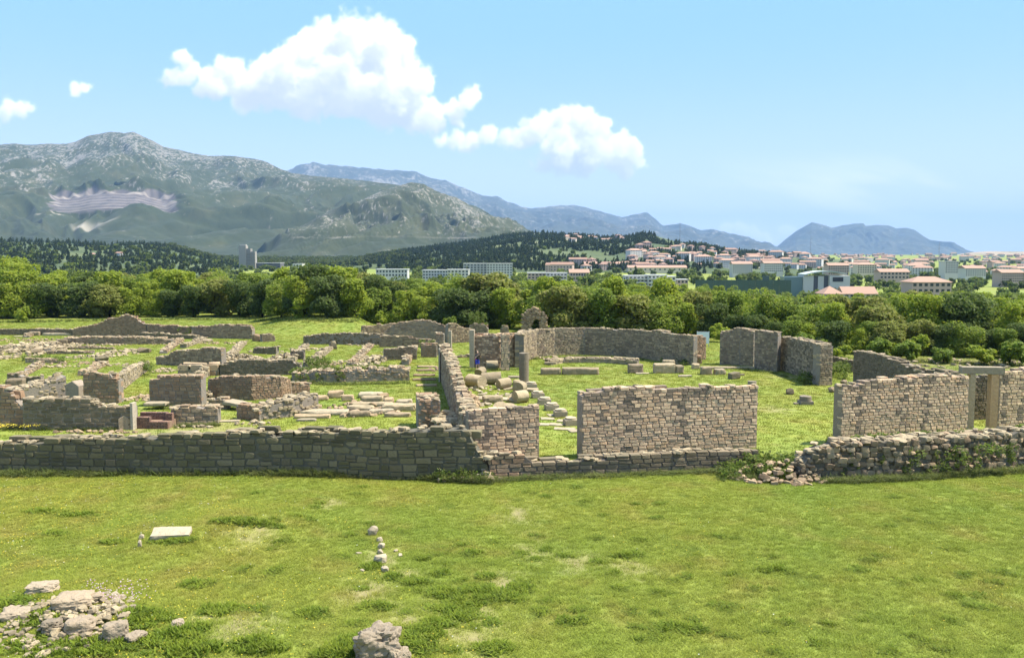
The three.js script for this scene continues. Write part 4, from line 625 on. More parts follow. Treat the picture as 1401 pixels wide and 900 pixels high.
// clergy bench and altar blocks in the apse
masonry({ name: 'curved_bench', label: 'low curved stone bench in front of the apse wall', base: [[754, 500], [770, 497], [800, 496.5], [830, 497], [855, 499], [872, 500]], topS: [[0, 0.5], [0.4, 0.55], [1, 0.6]], T: 0.8, ch: 0.22, sl: [0.5, 1.1], pal: 'apse', cat: 'bench', cap: 5, topPal: 'top' });
block('cut_block', 'long squat block at the left end of the curved bench', 'stone block', 754, 513, [1.8, 0.6, 0.9], 'apse', 0.03);
block('cut_block', 'long low block right of the squat block before the curved bench', 'stone block', 795, 513, [3.3, 0.65, 0.8], 'apse', -0.03, { worn: 0.14 });
block('flat_slab', 'thin slab lying on the squat block at the bench end', 'slab', 753, 504.5, [1.1, 0.2, 0.5], 'top', 0, { lift: 0.45 });
block('cut_block', 'square altar like block on the grass right of the curved bench', 'stone block', 870, 511, [1.35, 0.85, 0.8], 'apse', 0.1, { worn: 0.06 });
block('cut_block', 'long box shaped block near the right end of the apse', 'stone block', 910, 511, [1.95, 0.9, 0.9], 'apse', 0.02, { worn: 0.06 });
block('cut_block', 'short upright block touching the long box shaped block', 'stone block', 930, 511, [0.8, 0.75, 0.8], 'top', 0.1);
block('cut_block', 'pale block behind the long box shaped block', 'stone block', 916, 501, [1.2, 0.6, 0.8], 'top', -0.1);
block('cut_block', 'small block at the foot of the apse end wall', 'stone block', 953, 505, [0.75, 0.55, 0.6], 'apse', 0.1);
block('cut_block', 'dark cubic block beside the gap in the ruin', 'stone block', 955, 498, [0.9, 0.9, 0.8], 'brown', 0);
block('cut_block', 'squat block with a flat cap on the grass before the wall gap', 'stone block', 968, 513, [1.05, 0.75, 0.8], 'apse', 0.05);
block('cut_block', 'smaller squat block next to the capped block before the wall gap', 'stone block', 986, 513, [1.0, 0.55, 0.8], 'apse', 0.05);
block('flat_slab', 'long flat slab in the grass before the right wall stubs', 'slab', 1000, 505, [4.6, 0.22, 0.8], 'top', -0.04);
block('flat_slab', 'flat pale slab on the grass before the long box shaped block', 'slab', 938, 516, [1.2, 0.2, 0.5], 'white', 0);
block('flat_slab', 'pale slab at the foot of the left wall stub by the gap', 'slab', 880, 512, [1.2, 0.15, 0.5], 'white', 0, {});
block('cut_block', 'tilted dark block alone on the nave lawn', 'stone block', 1006, 519, [0.9, 0.6, 0.7], 'dark', 0.4, { roll: 0.15 });
block('cut_block', 'small flat stone beside the tilted dark block', 'stone block', 1016, 514, [0.45, 0.2, 0.4], 'dark', 0.4);
rock('loose_stone', 'round dark stone alone on the lawn left of the streaked wall', 1082, 540, [0.7, 0.6, 0.6], 'dark');
rock('loose_stone', 'dark stone by the left edge of the streaked ashlar wall', 1140, 537, [0.7, 0.55, 0.6], 'dark', 0.5);
rock('loose_stone', 'round stone in the gap beside the square pier', 1156, 526, [0.7, 0.5, 0.6], 'apse', 0.5);
{ const [x, y, z] = Gt(1105, 554), t = thing('stone_pedestal', 'moulded column base on the lawn left of the streaked ashlar wall', 'column base', [x, y, z - 0.4]); const pl = chamferStone(77, 0.1, 0.04); pl.scale(0.95, 0.3, 0.9); part('plinth', boxUV(pl), stoneMat([0.229, 0.192, 0.139]), t, [0, 0.1, 0]); part('torus', drumGeo(0.42, 0.35, 71, 20), stoneMat([0.194, 0.16, 0.119]), t, [0, 0.4, 0]); const s = chamferStone(78, .2, .1); s.scale(0.5, 0.15, 0.4); part('chip', boxUV(s), stoneMat([0.211, 0.176, 0.125]), t, [-0.62, 0.05, 0.1]); }
{ const [x, y, z] = Gt(1029, 540), t = thing('column_stump', 'short round column stump behind the right end of the ashlar wall', 'column', [x, y, z]); part('shaft', drumGeo(0.33, 1.1, 55, 20), stoneMat([0.238, 0.2, 0.145]), t, [0, 0.5, 0]); }
// left: slabs, steps, tomb, bricks
{ const [x, y, z] = Gt(101, 548), t = thing('tomb_block', 'weathered block with a gabled top beside the sloping rubble wall', 'tomb', [x, y, z - 0.4], -0.35); const h = yAt(-z, 521) - y, s = new THREE.Shape([new THREE.Vector2(-0.62, 0), new THREE.Vector2(0.62, 0), new THREE.Vector2(0.60, h * 0.78), new THREE.Vector2(0.05, h), new THREE.Vector2(-0.60, h * 0.80)]); const g = new THREE.ExtrudeGeometry(s, { depth: 0.8, bevelSize: 0.04, bevelThickness: 0.04, bevelSegments: 1 }); g.translate(0, -0.05, -0.4); part('block', boxUV(g, 0.6), stoneMat([0.264, 0.216, 0.165]), t); }
{ const [x, y, z] = Gt(172, 587), h = yAt(-z, 567) - y, s = new THREE.Shape([new THREE.Vector2(-0.36, 0), new THREE.Vector2(0.36, 0), new THREE.Vector2(0.36, h * 0.66), new THREE.Vector2(-0.06, h), new THREE.Vector2(-0.36, h * 0.78)]); const g = new THREE.ExtrudeGeometry(s, { depth: 0.28, bevelSize: 0.02, bevelThickness: 0.02, bevelSegments: 1 }); boxUV(g, 0.6); single('gabled_stele', g, stoneMat([0.317, 0.24, 0.158]), 'small gabled stone slab standing at the end of the long dark wall', 'stele', [x, y - 0.04, z], 0.25); }
{
  const [x, y, z] = Gt(208, 586), t = thing('brick_steps', 'stepped red brick foundation beside the white upright slab', 'brickwork', [x, y, z]), D = -z, M = D / F, bk = chamferStone(61, 0.05, 0.03), r = rngOf(71), mats = PAL.red.map(stoneMat); let n = 0;
  const run = (u0, u1, w, h) => { for (let v = 0; v < h; v += 0.13) { let u = u0 - (Math.round(v / 0.13) % 2) * 0.17; while (u < u1) { const a = Math.max(u, u0), b = Math.min(u + 0.34, u1); u += 0.34; if (b - a < 0.06) continue; const m = part('brick', bk, mats[Math.floor(r() * 3)], t, [(a + b) / 2, v + 0.06 - 0.05, w]); m.scale.set(b - a - 0.02, 0.115, 0.32); n++; } } };
  run(-24 * M, -2 * M, 0.0, 0.75); run(-2 * M, 24 * M, 0.1, 0.45); run(-24 * M, 14 * M, -0.9, 0.88); run(14 * M, 24 * M, -0.6, 0.88);
  const fl = chamferStone(62, 0.02, 0.01); fl.scale(48 * M, 0.4, 1.1); part('fill', boxUV(fl, 0.8), stoneMat([0.229, 0.152, 0.099]), t, [0, 0.2, -0.5]);
}
block('curved_slab', 'white slab lying across the wall behind the red brick steps', 'slab', 210, 561, [1.5, 0.22, 0.9], 'white', 0.08, { lift: 0.3 });
block('cut_block', 'white cut block lying beside the end of the stepped wall', 'stone block', 95, 586, [0.85, 0.38, 0.6], 'white', 0.25, { roll: 0.06 });
block('cut_block', 'dark grey block at the foot of the sloping rubble wall', 'stone block', 17, 530, [1.3, 0.7, 0.9], 'dark', 0.2);
block('flat_slab', 'pale slanting slab beside the low wall stub', 'slab', 318, 562, [1.3, 0.25, 1.2], 'white', -0.3, { lift: 0.35, roll: -0.12 });
block('flat_slab', 'pale slab at the grass edge below the low dark wall', 'slab', 312, 578, [1.3, 0.14, 0.5], 'white', 0.1);
block('flat_slab', 'pale flat slab at the right foot of the tall square block', 'slab', 292, 559, [1.2, 0.2, 0.8], 'white', 0.1, { lift: 0.25 });
block('long_beam', 'long white stone beam lying before the low far wall', 'stone beam', 78, 459.5, [4.1, 0.42, 0.5], 'white', 0.0, { worn: 0.05 });
block('cut_block', 'pale block left of the long white stone beam', 'stone block', 45, 459.5, [1.3, 0.6, 0.6], 'top', 0.1);
block('flat_slab', 'thin pale slab at the left of the long white stone beam', 'slab', 24, 461, [1.4, 0.16, 0.6], 'white', 0);
{ const [x, y, z] = Gt(165, 458.5), t = thing('round_medallion', 'round carved stone with a reddish rim before the peaked wall', 'carved stone', [x, y, z - 0.1]); const g = drumGeo(0.5, 0.22, 91, 24); g.rotateX(Math.PI / 2); part('disc', g, stoneMat([0.458, 0.352, 0.238]), t, [0, 0.46, 0]); const q = new THREE.TorusGeometry(0.45, 0.08, 8, 24); part('rim', q, stoneMat([0.29, 0.104, 0.0594]), t, [0, 0.46, 0.08]); }
rock('boulder', 'dark rough boulder at the left end of the low rubble wall', 84, 473, [1.5, 1.1, 0.9], 'dark');
rock('boulder', 'dark boulder at the edge of the pale rubble slope', 49, 485, [1.3, 1.0, 0.9], 'ruin', 0.4);
rock('boulder', 'low dark green boulder on the grass of the left field', 137, 495, [1.5, 0.8, 0.8], 'dark', 0.3);
rock('boulder', 'dark boulder between grass and the dark room wall', 195, 483, [1.7, 0.8, 0.9], 'dark', 0.2);
rock('boulder', 'pale flat boulder by the end of the humped grey wall', 282, 468, [1.6, 0.5, 1], 'top', 0.2);
rock('boulder', 'rough boulder at the broken end of the humped grey wall', 350, 467, [1.3, 1.3, 1], 'ruin', 0.2);
rock('boulder', 'upright rough stone on the grass before the dark rubble wall', 455, 478, [1.1, 1.3, 0.9], 'dark', 0.2);
rock('boulder', 'pale low boulder behind the small dark square room wall', 568, 474, [0.9, 0.5, 0.8], 'top', 0.2);
// fallen architrave pieces
const arch = 'fallen architrave pieces';
[[443, 569, [3.0, 0.35, 1.1], 'white', 0.02, 'long flat white slab lying beside the slumped pale wall'], [426, 573, [2.4, 0.3, 0.5], 'ruin', 0.02, 'long narrow slab edge at the foot of the flat white slab'], [506, 545, [1.9, 0.45, 0.8], 'white', 0.05, 'white moulded block on top of the architrave stack'], [508, 551, [1.6, 0.5, 0.7], 'top', -0.05, 'grey block under the moulded white block'], [508, 558, [2.9, 0.4, 0.6], 'top', 0.04, 'long thin architrave piece in the middle of the stack'], [492, 565, [1.8, 0.5, 0.6], 'top', -0.08, 'broken architrave piece at the front of the stack'], [490, 571, [1.5, 0.4, 0.6], 'dark', 0.1, 'dark broken piece at the front of the stack'], [520, 567, [1.6, 0.35, 0.6], 'white', 0.15, 'pale rough piece right of the stack'], [545, 563, [2.3, 0.5, 0.9], 'top', 0.05, 'long cut block right of the architrave stack'], [552, 556, [1.1, 0.5, 0.7], 'white', 0.1, 'white cut block set behind the long cut block'], [543, 571, [1.7, 0.3, 0.7], 'ruin', 0, 'flat block under the long cut block'], [566, 559, [0.7, 0.2, 1.3], 'white', 0.1, 'pale slab beside the square masonry pier'], [458, 545, [1.2, 0.6, 0.6], 'ruin', 0.2, 'rough block in the grass line above the flat white slab'], [475, 549, [1.0, 0.5, 0.5], 'ruin', 0.1, 'smaller rough block in the grass line beside the stack'], [523, 549, [0.9, 0.6, 0.6], 'ruin', 0.3, 'rough block at the right end of the grass line'], [531, 553, [0.7, 0.5, 0.5], 'ruin', 0.3, 'small rough stone right of the architrave stack'], [440, 548, [0.9, 0.4, 0.5], 'ruin', 0.3, 'low rough stone at the left end of the grass line'], [418, 577, [1.2, 0.2, 0.5], 'white', 0, 'thin pale slab edge in the grass before the slumped wall']].forEach(([px, py, s, pal, turn, label]) => block('architrave_piece', label, 'stone fragment', px, py, s, pal, turn, { group: arch, worn: 0.2 }));
// shaded steps beside the long side wall
[[582, 503, 2.0], [581, 508, 2.0], [580, 515, 2.3], [580, 521, 2.4], [583, 529, 2.2]].forEach(([px, py, w], i) => block('step_slab', 'pale step slab in the shade of the long side wall', 'step', px, py, [w * 0.8, 0.2, 0.7], 'ruin', 0.08, { group: 'steps beside the long side wall', worn: 0.2 }));
// foreground stones on the lawn
block('tilted_slab', 'large pale dressed slab lying tilted on the lawn', 'slab', 230, 739, [1.42, 0.28, 0.62], 'white', 0.13, { tilt: 0.28, worn: 0.05, sink: 0 });
rock('lawn_stone', 'small pale stone beside the large tilted slab', 192, 738, [0.22, 0.24, 0.2], 'white'); rock('lawn_stone', 'small pale upright stone in front of the tilted slab', 190, 749, [0.2, 0.34, 0.2], 'white');
[[509, 733, [.46, .46, .4], 'pale angular stone at the head of a row of stones in the lawn'], [519, 742, [.26, .24, .25], 'small pale stone next to the head of the row'], [521, 751, [.30, .26, .3], 'middle stone of the row in the lawn'], [520, 758, [.26, .2, .25], 'small stone below the middle of the row'], [520, 771, [.50, .36, .55], 'flat white stone near the lower end of the row'], [526, 783, [.26, .24, .3], 'last pointed stone at the lower end of the row'], [541, 755, [.22, .10, .15], 'small white chip right of the row of stones'], [547, 761, [.28, .10, .16], 'long white chip right of the row of stones'], [495, 782, [.25, .08, .16], 'flat chip left of the row of stones'], [490, 758, [.24, .07, .16], 'tiny flat chip left of the row of stones']].forEach(([px, py, s, label], i) => rock('lawn_stone', label, px, py, s, 'white', i * 0.7));
function bigRock(name, label, px, py, [w, h, d], c, seed, turn = 0, rough = 0.16) {
  let g = new THREE.BoxGeometry(1, 1, 1, 22, 20, 20).toNonIndexed(); const p = g.attributes.position, v = new THREE.Vector3();
  for (let i = 0; i < p.count; i++) { v.fromBufferAttribute(p, i); const q = v.clone(), l = Math.pow(Math.abs(v.x * 2) ** 5 + Math.abs(v.y * 2) ** 5 + Math.abs(v.z * 2) ** 5, 1 / 5); q.multiplyScalar(Math.max(Math.abs(v.x), Math.abs(v.y), Math.abs(v.z)) * 2 / l); const o = seed * 5.3; const k = 1 + rough * n3(q.x * 3 + o, q.y * 3, q.z * 3) + rough * 0.6 * n3(q.x * 7, q.y * 7 + o, q.z * 7) - rough * 1.0 * sm(0.25, 0.8, n3(q.x * 9 + o, q.y * 9, q.z * 9)) + rough * 0.3 * n3(q.x * 17, q.y * 17 + o, q.z * 17); q.multiplyScalar(k); p.setXYZ(i, q.x * w, q.y * h, q.z * d); }
  g.computeVertexNormals(); boxUV(g, 1.2); const [x, y, z] = Gt(px, py); return single(name, g, stoneMat(c), label, 'rock', [x, y + h * 0.36, z - d * 0.4], turn);
}
bigRock('large_rock', 'large pitted grey rock at the bottom of the lawn', 514, 905, [1.10, 0.86, 0.9], [0.231, 0.188, 0.135], 3, 0.1, 0.24);
bigRock('large_rock', 'low rough rock beside the large pitted rock', 545, 912, [0.5, 0.4, 0.5], [0.25, 0.202, 0.139], 5, 0.4);
bigRock('outcrop_rock', 'broad flat topped pale rock in the stone heap', 92, 836, [1.05, 0.42, 0.85], [0.313, 0.246, 0.166], 7, 0.15, 0.1);
bigRock('outcrop_rock', 'pale tilted slab like rock below the flat topped rock', 104, 868, [0.75, 0.42, 0.6], [0.275, 0.218, 0.152], 9, 0.35, 0.1);
bigRock('outcrop_rock', 'leaning oval rock with lichen right of the stone heap', 154, 878, [0.62, 0.55, 0.42], [0.25, 0.202, 0.144], 11, 0.5, 0.12);
bigRock('outcrop_rock', 'low pale rock at the upper edge of the stone heap', 52, 812, [0.85, 0.28, 0.6], [0.325, 0.262, 0.183], 13, 0.1, 0.14);
bigRock('outcrop_rock', 'pale flat rock in the grass left of the stone heap', 14, 848, [0.8, 0.25, 0.7], [0.301, 0.24, 0.166], 15, 0.2, 0.12);
bigRock('outcrop_rock', 'dark grey rock under the flat topped rock', 66, 868, [0.55, 0.4, 0.5], [0.188, 0.153, 0.109], 17, 0.6, 0.16);
bigRock('outcrop_rock', 'low rock in the weeds right of the leaning oval rock', 180, 880, [0.5, 0.25, 0.4], [0.25, 0.202, 0.144], 19, 0.9, 0.16);
bigRock('outcrop_rock', 'small pale rock alone in the weeds', 240, 862, [0.32, 0.28, 0.28], [0.301, 0.246, 0.175], 21, 0.3, 0.14);
bigRock('outcrop_rock', 'rough rock between the flat topped rock and the flowers', 122, 826, [0.5, 0.26, 0.45], [0.288, 0.229, 0.157], 23, 0.3, 0.18);
function heap(name, label, px, py, rx, rz, h, n, size, pal, seed, kind = 'stuff') {
  const r = rngOf(seed), [x, y, z] = Gt(px, py), bag = new Merge(), P = PAL[pal];
  for (let k = 0; k < n; k++) { const a = r() * 6.283, q = Math.sqrt(r()), u = Math.cos(a) * q * rx, v = Math.sin(a) * q * rz, s = size * (0.45 + 1.0 * r() * r()), gy = ground(x + u, z + v) - y; bag.add(rubbleStones[Math.floor(r() * 12)], M4(u, gy + h * (1 - q) * r() + s * 0.12, v, r() * 6.28, s * 1.2, s * 0.65, s, (r() - .5) * 0.7, (r() - .5) * 0.7), tone(P[Math.floor(r() * P.length)], 0.85 + 0.3 * r())); }
  const m = single(name, bag.geo(), stoneVC, label, 'rubble', [x, y, z]); m.userData.kind = kind;
}
heap('rubble', 'pale rubble slope at the left edge of the ruins', 20, 480, 5.5, 10, 0.5, 700, 0.42, 'top', 1); heap('rubble', 'pale rubble ridge right of the rubble slope', 60, 475, 3, 6, 0.4, 200, 0.42, 'top', 2);
heap('rubble', 'light rubble spilling from the end of the dark room wall', 326, 496, 2.0, 4.5, 1.0, 320, 0.4, 'top', 3); heap('rubble', 'rubble heap beside the small dark square room wall', 508, 494, 1.5, 5, 0.5, 160, 0.42, 'top', 4);
heap('rubble', 'rubble heap at the middle rooms above the greenish wall', 385, 492, 1.4, 4, 0.8, 160, 0.4, 'top', 5); heap('rubble', 'rubble spilled at the right end of the greenish wall', 428, 509, 1.6, 3, 0.6, 160, 0.4, 'top', 6);
heap('rubble', 'scattered stones between the left field and the low rubble walls', 165, 483, 2.2, 4, 0.2, 90, 0.45, 'top', 7); heap('rubble', 'crumbled masonry inside the long side wall', 637, 560, 0.9, 4.2, 1.7, 330, 0.5, 'ruin', 8);
heap('rubble', 'rubble filling the ragged end of the boundary wall', 660, 650, 0.8, 1.3, 1.2, 130, 0.42, 'top', 9); heap('rubble', 'sunlit rubble slope behind the ragged end of the boundary wall', 672, 640, 1.3, 2.0, 0.9, 150, 0.42, 'white', 10);
heap('rubble', 'rubble slump mixed with weeds at the left end of the overgrown wall', 1068, 652, 2.6, 1.8, 0.9, 210, 0.33, 'ruin', 11); heap('rubble', 'small broken stones of the stone heap on the lawn', 90, 850, 1.9, 1.6, 0.2, 330, 0.2, 'top', 12); heap('rubble', 'bright fragments of the stone heap by the pink flowers', 135, 825, 0.9, 1.0, 0.08, 90, 0.17, 'white', 13);
heap('rubble', 'loose stones along the base of the boundary wall', 640, 657, 1.6, 0.25, 0.1, 14, 0.4, 'apse', 14); heap('rubble', 'pale loose stones on the grass among the fallen drums', 665, 540, 2.2, 6, 0.1, 60, 0.4, 'white', 15);
heap('rubble', 'broken stones scattered around the architrave stack', 490, 560, 3.4, 3.2, 0.25, 150, 0.4, 'ruin', 19); heap('rubble', 'broken stones on the field right of the ruins', 1330, 498, 12, 3.5, 0.1, 130, 0.45, 'top', 16); heap('rubble', 'rubble at the right end of the tall square block', 283, 548, 0.4, 1.6, 1.1, 50, 0.35, 'top', 17); heap('rubble', 'light stones over the apse bench lawn', 765, 491, 2.5, 1.2, 0.1, 30, 0.4, 'top', 18);
[[100, 497, 2.5, 1.5, 40, 'the left field'], [122, 489, 2.5, 1.5, 40, 'the left field edge'], [230, 507, 1.6, 1.6, 50, 'the big block wall'], [262, 494, 3, 1, 50, 'the dark room wall'], [312, 507, 1.5, 1.5, 40, 'the greenish wall'], [345, 507, 3, 1, 40, 'the greenish wall foot'], [196, 545, 1.0, 1.2, 40, 'the tall block'], [222, 548, 1.6, 0.8, 30, 'the brick steps back'], [160, 548, 1, 1, 30, 'the square topped wall'], [60, 545, 2.5, 1.5, 90, 'the sloping wall foot'], [130, 472, 5, 1, 60, 'the peaked remnant foot'], [230, 470, 5, 1.5, 60, 'the crumbled far wall'], [40, 466, 5, 2, 60, 'the far beam'], [362, 482, 2, 2, 50, 'the middle rooms'], [470, 497, 2.5, 2.5, 60, 'the weedy wall top'], [440, 500, 1.5, 2, 60, 'the weedy wall end'], [540, 482, 1.5, 2, 30, 'the small square room'], [590, 478, 1, 2, 40, 'the pinkish corner'], [300, 470, 3, 1, 30, 'the humped grey wall'], [155, 500, 2, 1, 24, 'the dark boulder'], [75, 502, 2.5, 1, 30, 'the grass grown stones'], [350, 460, 1, 1, 30, 'the humped wall end'], [420, 478, 2, 1.5, 40, 'the middle lawn'], [495, 472, 2, 1.5, 30, 'the dark rubble wall'], [600, 505, 1, 2, 40, 'the shaded steps'], [345, 580, 1.2, 0.5, 20, 'the sloped cap wall'], [250, 585, 2, 0.3, 16, 'the low brick side wall'], [130, 592, 2.5, 0.3, 20, 'the path edge'], [640, 585, 0.8, 1.5, 50, 'the pier top'], [1180, 500, 4, 1.5, 24, 'the right field grass'], [620, 600, 1, 1, 50, 'the stub top']].forEach(([px, py, rx, rz, n, at], i) => heap('scattered_stones', 'small broken stones scattered by ' + at, px, py, rx, rz, 0.12, Math.round(n * 1.3), 0.3, i % 3 ? 'top' : 'ruin', 500 + i));
console.log('fragments done');
// ---------------------------------------------------------------- person taking a photograph
function sdfGeo(f, c, half, res = 46) {
  const mc = new MarchingCubes(res, new THREE.MeshStandardMaterial(), false, false, 40000), s = mc.size; mc.isolation = 0;
  for (let k = 0; k < s; k++) for (let j = 0; j < s; j++) for (let i = 0; i < s; i++) mc.field[i + j * s + k * s * s] = -f(c[0] + (i - s / 2) / (s / 2) * half, c[1] + (j - s / 2) / (s / 2) * half, c[2] + (k - s / 2) / (s / 2) * half);
  mc.update(); const n = mc.count, g = new THREE.BufferGeometry(), p = new Float32Array(n * 3); for (let i = 0; i < n * 3; i++) p[i] = mc.positionArray[i] * half + c[i % 3];
  g.setAttribute('position', new THREE.BufferAttribute(p, 3)); g.setAttribute('normal', new THREE.BufferAttribute(mc.normalArray.slice(0, n * 3), 3)); return g;
}
{
  const [x, y, z] = Gt(653, 506), t = thing('person', 'person in black top and blue shorts raising a camera by the apse flank wall', 'person', [x, y - 0.02, z], 0.55);
  const cap = (a, b, ra, rb) => (px, py, pz) => { const dx = b[0] - a[0], dy = b[1] - a[1], dz = b[2] - a[2], h = clamp(((px - a[0]) * dx + (py - a[1]) * dy + (pz - a[2]) * dz) / (dx * dx + dy * dy + dz * dz)); return Math.hypot(px - a[0] - dx * h, py - a[1] - dy * h, pz - a[2] - dz * h) - mix(ra, rb, h); };
  const uni = (fs, k = 0.05) => (a, b, c) => { let d = 1e9; for (const f of fs) { const e = f(a, b, c), h = clamp(0.5 + 0.5 * (d - e) / k); d = d > 1e8 ? e : mix(d, e, h) - k * h * (1 - h); } return d; };
  const J = { hipL: [-.1, .92, 0], hipR: [.1, .92, 0], knL: [-.11, .5, .03], knR: [.12, .5, .04], anL: [-.12, .09, 0], anR: [.13, .09, -.01], neck: [0, 1.46, 0], shL: [-.18, 1.4, 0], shR: [.18, 1.4, 0], elL: [-.27, 1.18, .16], elR: [.27, 1.18, .16], haL: [-.07, 1.45, .36], haR: [.07, 1.45, .36] };
  const leg = (h, k, a) => [cap(h, k, .085, .058), cap(k, a, .056, .037), cap(a, [a[0], .035, a[2] + .16], .04, .033)];
  const fingers = [-1, 1].flatMap(s => [0, 1, 2, 3].map(i => cap([s * .07, 1.43 + i * .018, .38], [s * .035, 1.435 + i * .018, .44], .010, .008)).concat([cap([s * .07, 1.42, .37], [s * .03, 1.40, .42], .011, .009)]));
  const body = uni([...leg(J.hipL, J.knL, J.anL), ...leg(J.hipR, J.knR, J.anR), cap([0, .95, 0], [0, 1.36, 0], .13, .14), cap(J.shL, J.shR, .07, .07), cap(J.neck, [0, 1.56, .01], .052, .05), cap(J.shL, J.elL, .05, .04), cap(J.shR, J.elR, .05, .04), cap(J.elL, J.haL, .039, .028), cap(J.elR, J.haR, .039, .028), cap([0, 1.60, .02], [0, 1.68, .01], .078, .085), cap([0, 1.61, .10], [0, 1.595, .115], .014, .012), ...fingers], 0.035);
  part('body', sdfGeo(body, [0, .88, .1], .95, 110), plain([.42, .27, .20], 0.6), t);
  part('hair', sdfGeo(uni([cap([0, 1.68, -.012], [0, 1.64, -.045], .094, .088), cap([0, 1.58, -.06], [0, 1.50, -.06], .05, .035)]), [0, 1.62, 0], .25, 40), plain([.02, .016, .014], 0.7), t);
  part('shirt', sdfGeo(uni([cap([0, .98, 0], [0, 1.37, 0], .150, .160), cap(J.shL, J.shR, .085, .085), cap(J.shL, [-.245, 1.25, .1], .07, .062), cap(J.shR, [.245, 1.25, .1], .07, .062)], .05), [0, 1.2, 0], .45, 56), plain([.012, .012, .014], 0.85), t);
  part('shorts', sdfGeo(uni([cap([0, .96, 0], [0, .90, 0], .150, .145), cap(J.hipL, [-.11, .62, .02], .11, .095), cap(J.hipR, [.115, .62, .03], .11, .095)], .05), [0, .8, 0], .42, 52), plain([.03, .05, .38], 0.85), t);
  part('hip_wrap', sdfGeo(uni([cap([-.06, .99, -.02], [-.08, .86, -.03], .135, .125)], .05), [0, .9, 0], .35, 40), plain([.42, .05, .13], 0.85), t);
  const cg = new THREE.BoxGeometry(0.13, 0.08, 0.05); const cm = part('camera_body', cg, plain([.015, .015, .015], 0.4), t, [0, 1.46, .41]); const lg = new THREE.CylinderGeometry(0.032, 0.035, 0.07, 16); lg.rotateX(Math.PI / 2); part('lens', lg, plain([.012, .012, .012], 0.3), cm, [0, 0, .055]);
}
// information board behind the apse gap
{
  const [x, y, z] = Gt(962, 475), t = thing('information_board', 'pale information board on posts behind the gap beside the apse', 'sign', [x, y, z], -0.1), M = -z / F, y0 = yAt(-z, 470) - y, y1 = yAt(-z, 454.5) - y;
  part('panel', new THREE.BoxGeometry(16.5 * M, y1 - y0, 0.05), plain([.62, .68, .70], 0.5), t, [0, (y0 + y1) / 2, 0]);
  for (const s of [-1, 1]) part('post', new THREE.BoxGeometry(0.07, y1 + 0.25, 0.07), plain([.36, .38, .38], 0.6), t, [s * 8.0 * M, (y1 + 0.15) / 2 - 0.1, -0.07]);
  part('frame', new THREE.BoxGeometry(17.2 * M, 0.06, 0.08), plain([.50, .54, .55], 0.6), t, [0, y1 + 0.032, 0]);
}
console.log('person done');

// ---------------------------------------------------------------- town
const glassMat = new THREE.MeshStandardMaterial({ color: lin([.035, .045, .055]), roughness: 0.15, name: 'window_glass' }), frameMat = plain([.55, .53, .5], 0.7), roofMats = [plain([.27, .165, .12]), plain([.33, .21, .155]), plain([.24, .15, .115])];
const wallMats = { white: plain([.54, .52, .48]), cream: plain([.58, .50, .39]), pink: plain([.44, .33, .28]), grey: plain([.36, .36, .37]), pale: plain([.48, .48, .47]), glass: plain([.12, .18, .19], 0.3), slate: plain([.10, .10, .11]) };
function roofGeo(w, d, h, over, hip) {
  const X = w / 2 + over, Z = d / 2 + over, r = hip ? Math.max(0, X - Z * 0.9) : X, v = [[-X, 0, Z], [X, 0, Z], [X, 0, -Z], [-X, 0, -Z], [-r, h, 0], [r, h, 0]], f = [[0, 1, 5], [0, 5, 4], [2, 3, 4], [2, 4, 5], [1, 2, 5], [3, 0, 4], [0, 2, 1], [0, 3, 2]];
  const g = new THREE.BufferGeometry(); g.setAttribute('position', new THREE.Float32BufferAttribute(f.flat().flatMap(i => v[i]), 3)); g.computeVertexNormals(); return g;
}
function addWindows(t, w, d, floors, cols, fh, y0 = 1.0, wh = 1.4, ww = 1.2, sides = true) {
  const pane = new THREE.BoxGeometry(ww, wh, 0.12), pane2 = new THREE.BoxGeometry(0.12, wh, ww);
  for (let f = 0; f < floors; f++) { for (let c = 0; c < cols; c++) part('window', pane, glassMat, t, [(c + 0.5) / cols * w - w / 2, y0 + f * fh + wh / 2, d / 2 + 0.03]); if (sides) for (let c = 0; c < 2; c++) for (const s of [-1, 1]) part('window', pane2, glassMat, t, [s * (w / 2 + 0.03), y0 + f * fh + wh / 2, (c - 0.5) * d * 0.5]); }
}
function makeHouse(name, label, group, w, d, h, wall, roof, hip, floors, cols) {
  const t = thing(name, label, 'house', [0, 0, 0], 0, group); const g = new THREE.BoxGeometry(w, h + 3, d); g.translate(0, (h - 3) / 2, 0); part('wall', g, wallMats[wall], t); const rf = part('roof', roofGeo(w, d, Math.min(w, d) * 0.24, 0.5, hip), roofMats[roof], t, [0, h + 0.01, 0]); part('chimney', new THREE.BoxGeometry(0.7, 1.6, 0.7), wallMats[wall], rf, [w * 0.22, Math.min(w, d) * 0.16, 0.6]); addWindows(t, w, d, floors, cols, 2.9, 1.0, 1.5, 1.2, false); return t;
}
const houseProtos = [
  makeHouse('white_house', 'small white house with a red hipped roof in the far town', 'white houses of the far town', 11, 10, 6, 'white', 0, true, 2, 3),
  makeHouse('cream_house', 'cream house with a red gabled roof in the far town', 'cream houses of the far town', 13, 9, 5.6, 'cream', 1, false, 2, 4),
  makeHouse('pink_house', 'pinkish house with a red roof in the far town', 'pinkish houses of the far town', 12, 10, 8.6, 'pink', 2, true, 3, 3),
  makeHouse('pale_house', 'pale grey house with a red gabled roof in the far town', 'pale grey houses of the far town', 10, 9, 6.2, 'pale', 0, false, 2, 3),
  makeHouse('town_block', 'long white apartment house with a red roof in the far town', 'white apartment houses of the far town', 24, 11, 11.5, 'white', 1, true, 4, 7),
  makeHouse('pink_block', 'long pinkish apartment house with a red roof in the far town', 'pinkish apartment houses of the far town', 26, 11, 10, 'pink', 0, false, 3, 7),
];
